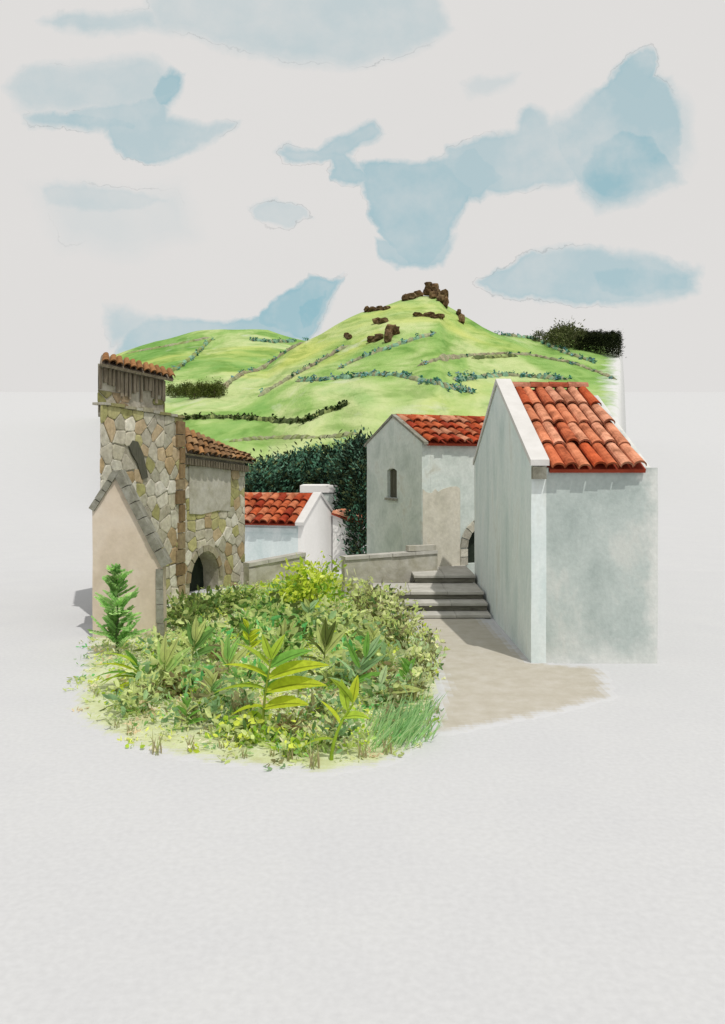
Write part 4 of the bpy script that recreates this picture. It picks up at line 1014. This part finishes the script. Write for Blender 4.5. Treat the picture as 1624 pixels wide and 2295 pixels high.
filler('sage_shrub', 'grey green shrub low in the front of the garden', 'grey green garden shrubs', .7, .36, 600, .07, SAGE+DKO[1:3]+PALE[:1], [(470,1580,.9),(440,1620,.8),(530,1600,.8),(660,1600,.9),(720,1610,.8),(870,1580,.9),(800,1540,.9),(370,1600,.8),(760,1660,.7),(880,1630,.7)])
filler('brown_shrub', 'small dry brown tinged shrub among the green plants', 'brown tinged garden shrubs', .55, .3, 400, .065, BRN+PALE[:2]+DKO[2:4], [(500,1490,.9),(400,1560,1),(470,1540,.9),(900,1560,.8),(840,1530,.8),(650,1650,.7),(330,1580,.7)])
filler('yellow_shrub', 'small bright yellow-green shrub along the front edge of the garden', 'yellow-green front shrubs', .5, .28, 340, .075, YG_+PALE[:1], [(560,1640,.8),(500,1650,.75),(610,1672,.7),(390,1632,.7),(650,1690,.6),(690,1680,.6),(560,1668,.6),(270,1610,.6)])

# plants with big leaves
def broad(name, label, px, py, height, lean, leaves, col_stem, group=None, cat='plant', r0_=.022):
    """leaves: (height fraction, azimuth deg, elevation deg, length, width, droop, colour)"""
    p = G(px, py); t_ = thing(name, label, cat, p, group); sb = MB(); pts = []
    for i in range(7):
        s = i/6; pts.append(p+V((lean[0]*s*s, lean[1]*s, height*s-.02)))
    sb.tube(pts, [r0_*(1-.6*i/6) for i in range(7)], col_stem[:3], 8); sb.build('stem', M['stem'], t_)
    for (s, az, el, ln, wd_, dr_k, c) in leaves:
        base_ = p+V((lean[0]*s*s, lean[1]*s, height*s)); a = rad(az); e = rad(el)
        d = V((math.cos(a)*math.cos(e), math.sin(a)*math.cos(e), math.sin(e))); sd_ = V((-math.sin(a), math.cos(a), 0))
        if abs(el) > 50: sd_ = V((math.sin(e), .25, 0)) if abs(math.cos(a)) < .5 else V((-math.sin(a)*.4+.1, 1, 0)).cross(d)
        lb = MB(); f = R.uniform(.88, 1.1); cc = tuple(v*f for v in c[:3])
        lb.blade(base_, d, sd_+V((0, -.9, .45))*0.6, ln, wd_*1.25, dr_k, cc, tuple(v*.5 for v in cc), n=8)
        lb.build('leaf', M['leaf'], t_, recalc=False, smooth=True)
    return t_
YL = lin(184,198,58,1.5); YL2 = lin(158,182,64,1.5); MG = lin(112,160,72,1.5); PL = lin(182,192,122,1.5); DG = lin(110,124,64,1.05); ST = lin(140,158,62,.85)
broad('broad_leaved_plant', 'tall plant with long yellow-green lance leaves at the front centre', 588, 1646, .90, (.10, .05), [
  (.34,-8,22,.55,.17,.5,YL),(.36,188,8,.42,.15,.7,YL),(.55,5,22,.74,.19,.55,YL),(.58,172,16,.66,.18,.7,YL2),(.72,8,26,.76,.17,.5,YL),(.74,168,30,.60,.17,.6,YL),
  (.86,15,34,.56,.13,.5,MG),(.88,160,42,.52,.14,.5,YL2),(.97,30,62,.34,.09,.3,YL2),(.98,140,66,.32,.09,.3,YL2),(.5,60,30,.45,.13,.5,MG),(.65,110,35,.45,.13,.4,MG)], ST)
broad('leaning_plant', 'bright green leaning plant with folded leaves at the front right of the garden', 742, 1704, .62, (.24, .05), [
  (.35,175,10,.42,.10,.9,YL2),(.62,150,50,.34,.10,.4,YL),(.72,-5,25,.30,.09,.8,YL2),(.85,120,70,.34,.09,.3,YL2),(.98,60,74,.30,.09,.5,YL),(.98,170,60,.36,.08,.7,YL2)], lin(150,182,54,.85), r0_=.024)
fan = lambda c, c2, s=1: [(.25,175,24,.50*s,.13*s,.5,c),(.3,10,28,.50*s,.13*s,.4,c2),(.5,160,48,.46*s,.12*s,.3,c),(.55,25,50,.52*s,.12*s,.3,c2),(.75,130,64,.42*s,.1*s,.2,c2),(.8,45,62,.46*s,.1*s,.2,c),(.95,90,80,.40*s,.1*s,.1,c)]
broad('fan_leaved_plant', 'olive plant with upright fanned leaves in the centre of the garden', 726, 1500, .42, (.02, 0), fan(DG, PL), DG, r0_=.018)
broad('fan_leaved_plant', 'pale plant with upright leaves left of the olive fanned plant', 640, 1478, .36, (-.02, 0), fan(PL, DG, .85), DG, r0_=.014)
broad('fan_leaved_plant', 'plant with broad pale folded leaves below the beige gable', 372, 1545, .40, (-.03, 0), fan(PL, GRN[2], 1.0), DG, r0_=.016)
broad('fan_leaved_plant', 'plant with tall pale leaves to the right below the stone outbuilding', 430, 1490, .40, (.06, 0), fan(PL, GRN[3], 1.0), DG, r0_=.016)
broad('fan_leaved_plant', 'green leafed plant just left of the yellow lance leaved plant', 515, 1530, .36, (-.04, 0), fan(GRN[0], PL, .9), DG, r0_=.014)
broad('fan_leaved_plant', 'soft green plant with slanting leaves right of centre', 790, 1560, .55, (.20, .05), [
  (.2,165,30,.40,.09,.4,SAGE[0]),(.3,5,30,.46,.10,.4,MG),(.45,150,45,.42,.09,.3,SAGE[0]),(.5,20,38,.50,.10,.3,SAGE[1]),(.7,140,58,.40,.08,.2,MG),(.75,15,48,.46,.09,.2,SAGE[1]),(.95,70,75,.36,.08,.1,MG),(.95,20,55,.38,.08,.1,SAGE[0])], lin(110,136,84,.85), r0_=.016)
broad('long_leaved_plant', 'plant with long striped leaves drooping left at the garden corner', 308, 1545, .30, (.05, 0), [
  (.5,178,20,.62,.13,.9,YL2),(.6,190,28,.66,.14,.9,MG),(.7,184,38,.70,.13,.9,YL),(.85,200,10,.60,.13,.9,YL2),(.95,176,48,.62,.12,1.0,YL2),(.9,150,55,.4,.10,.6,MG),(.4,200,0,.52,.13,.8,YL),(.7,20,40,.3,.1,.6,MG)], ST, r0_=.016)
broad('pale_leaved_plant', 'plant with one flat pale leaf pointing right near the path', 845, 1580, .30, (.06, 0), [(.5,4,14,.62,.13,.35,PL),(.7,170,25,.30,.1,.5,PL),(.9,60,60,.28,.08,.3,SAGE[2])], DG, r0_=.012)
for (x, y, hgt, ln_, lb_) in [(470,1600,.46,.04,'upright olive stemmed plant low at the front left of the garden'),(560,1470,.5,-.05,'slim upright plant behind the yellow lance leaved plant'),
        (668,1560,.42,.08,'slim pale plant between the tall yellow plant and the leaning plant'),(830,1490,.5,.06,'slim upright plant among the dark shrubs near the path'),(690,1420,.55,.03,'slim plant under the bright yellow bush'),
        (420,1640,.34,-.03,'small yellow-green plant at the front left edge of the garden'),(905,1560,.42,.1,'slim plant above the leaning grass near the path')]:
    cA, cB = R.choice([(YL, MG), (PL, GRN[1]), (MG, PL), (SAGE[0], PL)])
    lv = []
    for k in range(8):
        s_ = .25+.75*k/8; lv.append((s_, (170 if k % 2 else 10)+R.uniform(-35, 35), 25+45*s_+R.uniform(-10, 10), hgt*R.uniform(.45, .7)*(1.15-s_*.5), hgt*.17, .5, cA if R.random() < .6 else cB))
    broad('slim_plant', lb_, x, y, hgt, (ln_, .03), lv, DG, r0_=.012)
# young fern-like tree at the left
p = G(262, 1468); t_ = thing('young_fir', 'feathery young green fir in front of the beige gable', 'tree', p)
sb = MB(); H_ = 1.42; sb.tube([p-UP*.03, p+UP*H_*.5+Xv*.01, p+UP*H_], [.03, .02, .006], lin(96,118,70,.85)[:3], 7); sb.build('trunk', M['stem'], t_)
fb = MB()
for i in range(84):
    s = .06+.94*i/84; a = i*2.399; rr = (.46*(1-s)**.6+.13)*R.uniform(.5, 1.2); d = (V((math.cos(a), math.sin(a)*.8, R.uniform(.25, 1.3)))+rnd()*.26).normalized(); b0 = p+UP*H_*s
    c = R.choice(pal((136,170,108),(112,150,88),(156,186,124),(98,128,72),(150,176,120), k=2.1))
    for k in range(9):
        f = (k+1)/9; q_ = b0+d*rr*f+V((0, 0, -.05*f))
        for sgn in (-1, 1):
            sd_ = d.cross(UP).normalized()*sgn; g_ = R.uniform(.8, 1.15)
            fb.leaf(q_, sd_*.8+d*.9+UP*.25, UP.cross(sd_)+rnd()*.2, R.uniform(.10, .17)*(1-f*.4), .055, tuple(v*g_ for v in c[:3]))
fb.build('foliage', M['leaf'], t_, recalc=False)
# grass tufts at the front right corner and thin dry ones along the edge
def tuft(name, label, n, ln, spread, lean, palette, group, spots):
    t_ = None
    for i, (x, y, s) in enumerate(spots):
        if t_ is None:
            mb = MB()
            for k in range(n):
                a = R.uniform(0, 6.283); rr = spread*R.random()**.6; b0 = V((math.cos(a)*rr, math.sin(a)*rr, -.01)); f = R.uniform(.8, 1.15); c = R.choice(palette)
                d = V((lean+R.gauss(0, .18), R.gauss(0, .18), 1)); mb.blade(b0, d, V((1, R.uniform(-.5, .5), -.3)), ln*R.uniform(.55, 1.2), .016, .35, tuple(v*f for v in c[:3]), n=4)
            t_ = tag(mb.build(name, M['leaf'], recalc=False), label, 'grass', group); o = t_
        else:
            o = t_.copy(); C.objects.link(o)
        put(o, x, y, R.uniform(-.5, .5), s)
tuft('grass_tuft', 'tuft of long green grass leaning right at the front corner of the garden', 34, .5, .24, .5, pal((132,170,116),(150,182,128),(172,196,140),(112,150,98)), 'leaning grass tufts at the front corner', [(850,1676,.95),(880,1660,.95),(905,1640,.9),(870,1640,.9),(900,1672,.8),(840,1650,.85),(925,1618,.85),(935,1660,.7)])
tuft('dry_grass_tuft', 'thin pale tuft of dry grass at the fading edge of the garden', 9, .22, .05, .05, pal((176,188,120),(196,200,150),(160,176,104),(190,180,140), k=1.1), 'thin dry grass tufts at the garden edge', [(292,1648,.9),(352,1690,1.2),(262,1632,.7),(705,1722,1.3),(548,1700,.7),(812,1700,1.1),(650,1706,.8),(958,1632,1.2),(978,1600,.8),(428,1684,1.0),(496,1678,.7),(868,1690,1.2),(215,1560,.8),(610,1696,.6)])
# the low growth filling the bed: uncountable
gc = MB(); cnt = 0
PA = GRN[:3]+PALE*2+SAGE+YG_[:4]+DKO[1:2]+MINT[:1]+pal((206,200,176),(214,210,190),(196,180,150))
x0b, x1b = min(p[0] for p in BED), max(p[0] for p in BED); y0b, y1b = min(p[1] for p in BED), max(p[1] for p in BED)
while cnt < 3300:
    x = R.uniform(x0b-.1, x1b+.1); y = R.uniform(y0b-.15, y1b)
    ins = inside(BED, x, y); d = edge_dist(BED, x, y)
    pr = (.25+.75*smooth(0, .9, d)) if ins else .25*max(0, 1-d/.25)
    if R.random() > pr: continue
    cnt += 1; c = R.choice(PA); hh = R.uniform(.02, .16) if ins else .02
    for k in range(8):
        f = R.uniform(.8, 1.15); p = V((x+R.gauss(0, .06), y+R.gauss(0, .06), max(.015, hh*R.uniform(.3, 1.2))))
        d3 = V((R.gauss(0, 1), R.gauss(0, 1), R.uniform(.1, 1.0))); gc.leaf(p, d3, rnd(), R.uniform(.04, .10), R.uniform(.02, .055), tuple(v*f for v in c[:3]))
tag(gc.build('ground_cover', M['leaf'], recalc=False), 'low mixed green growth filling the garden bed', 'ground cover', kind='stuff')
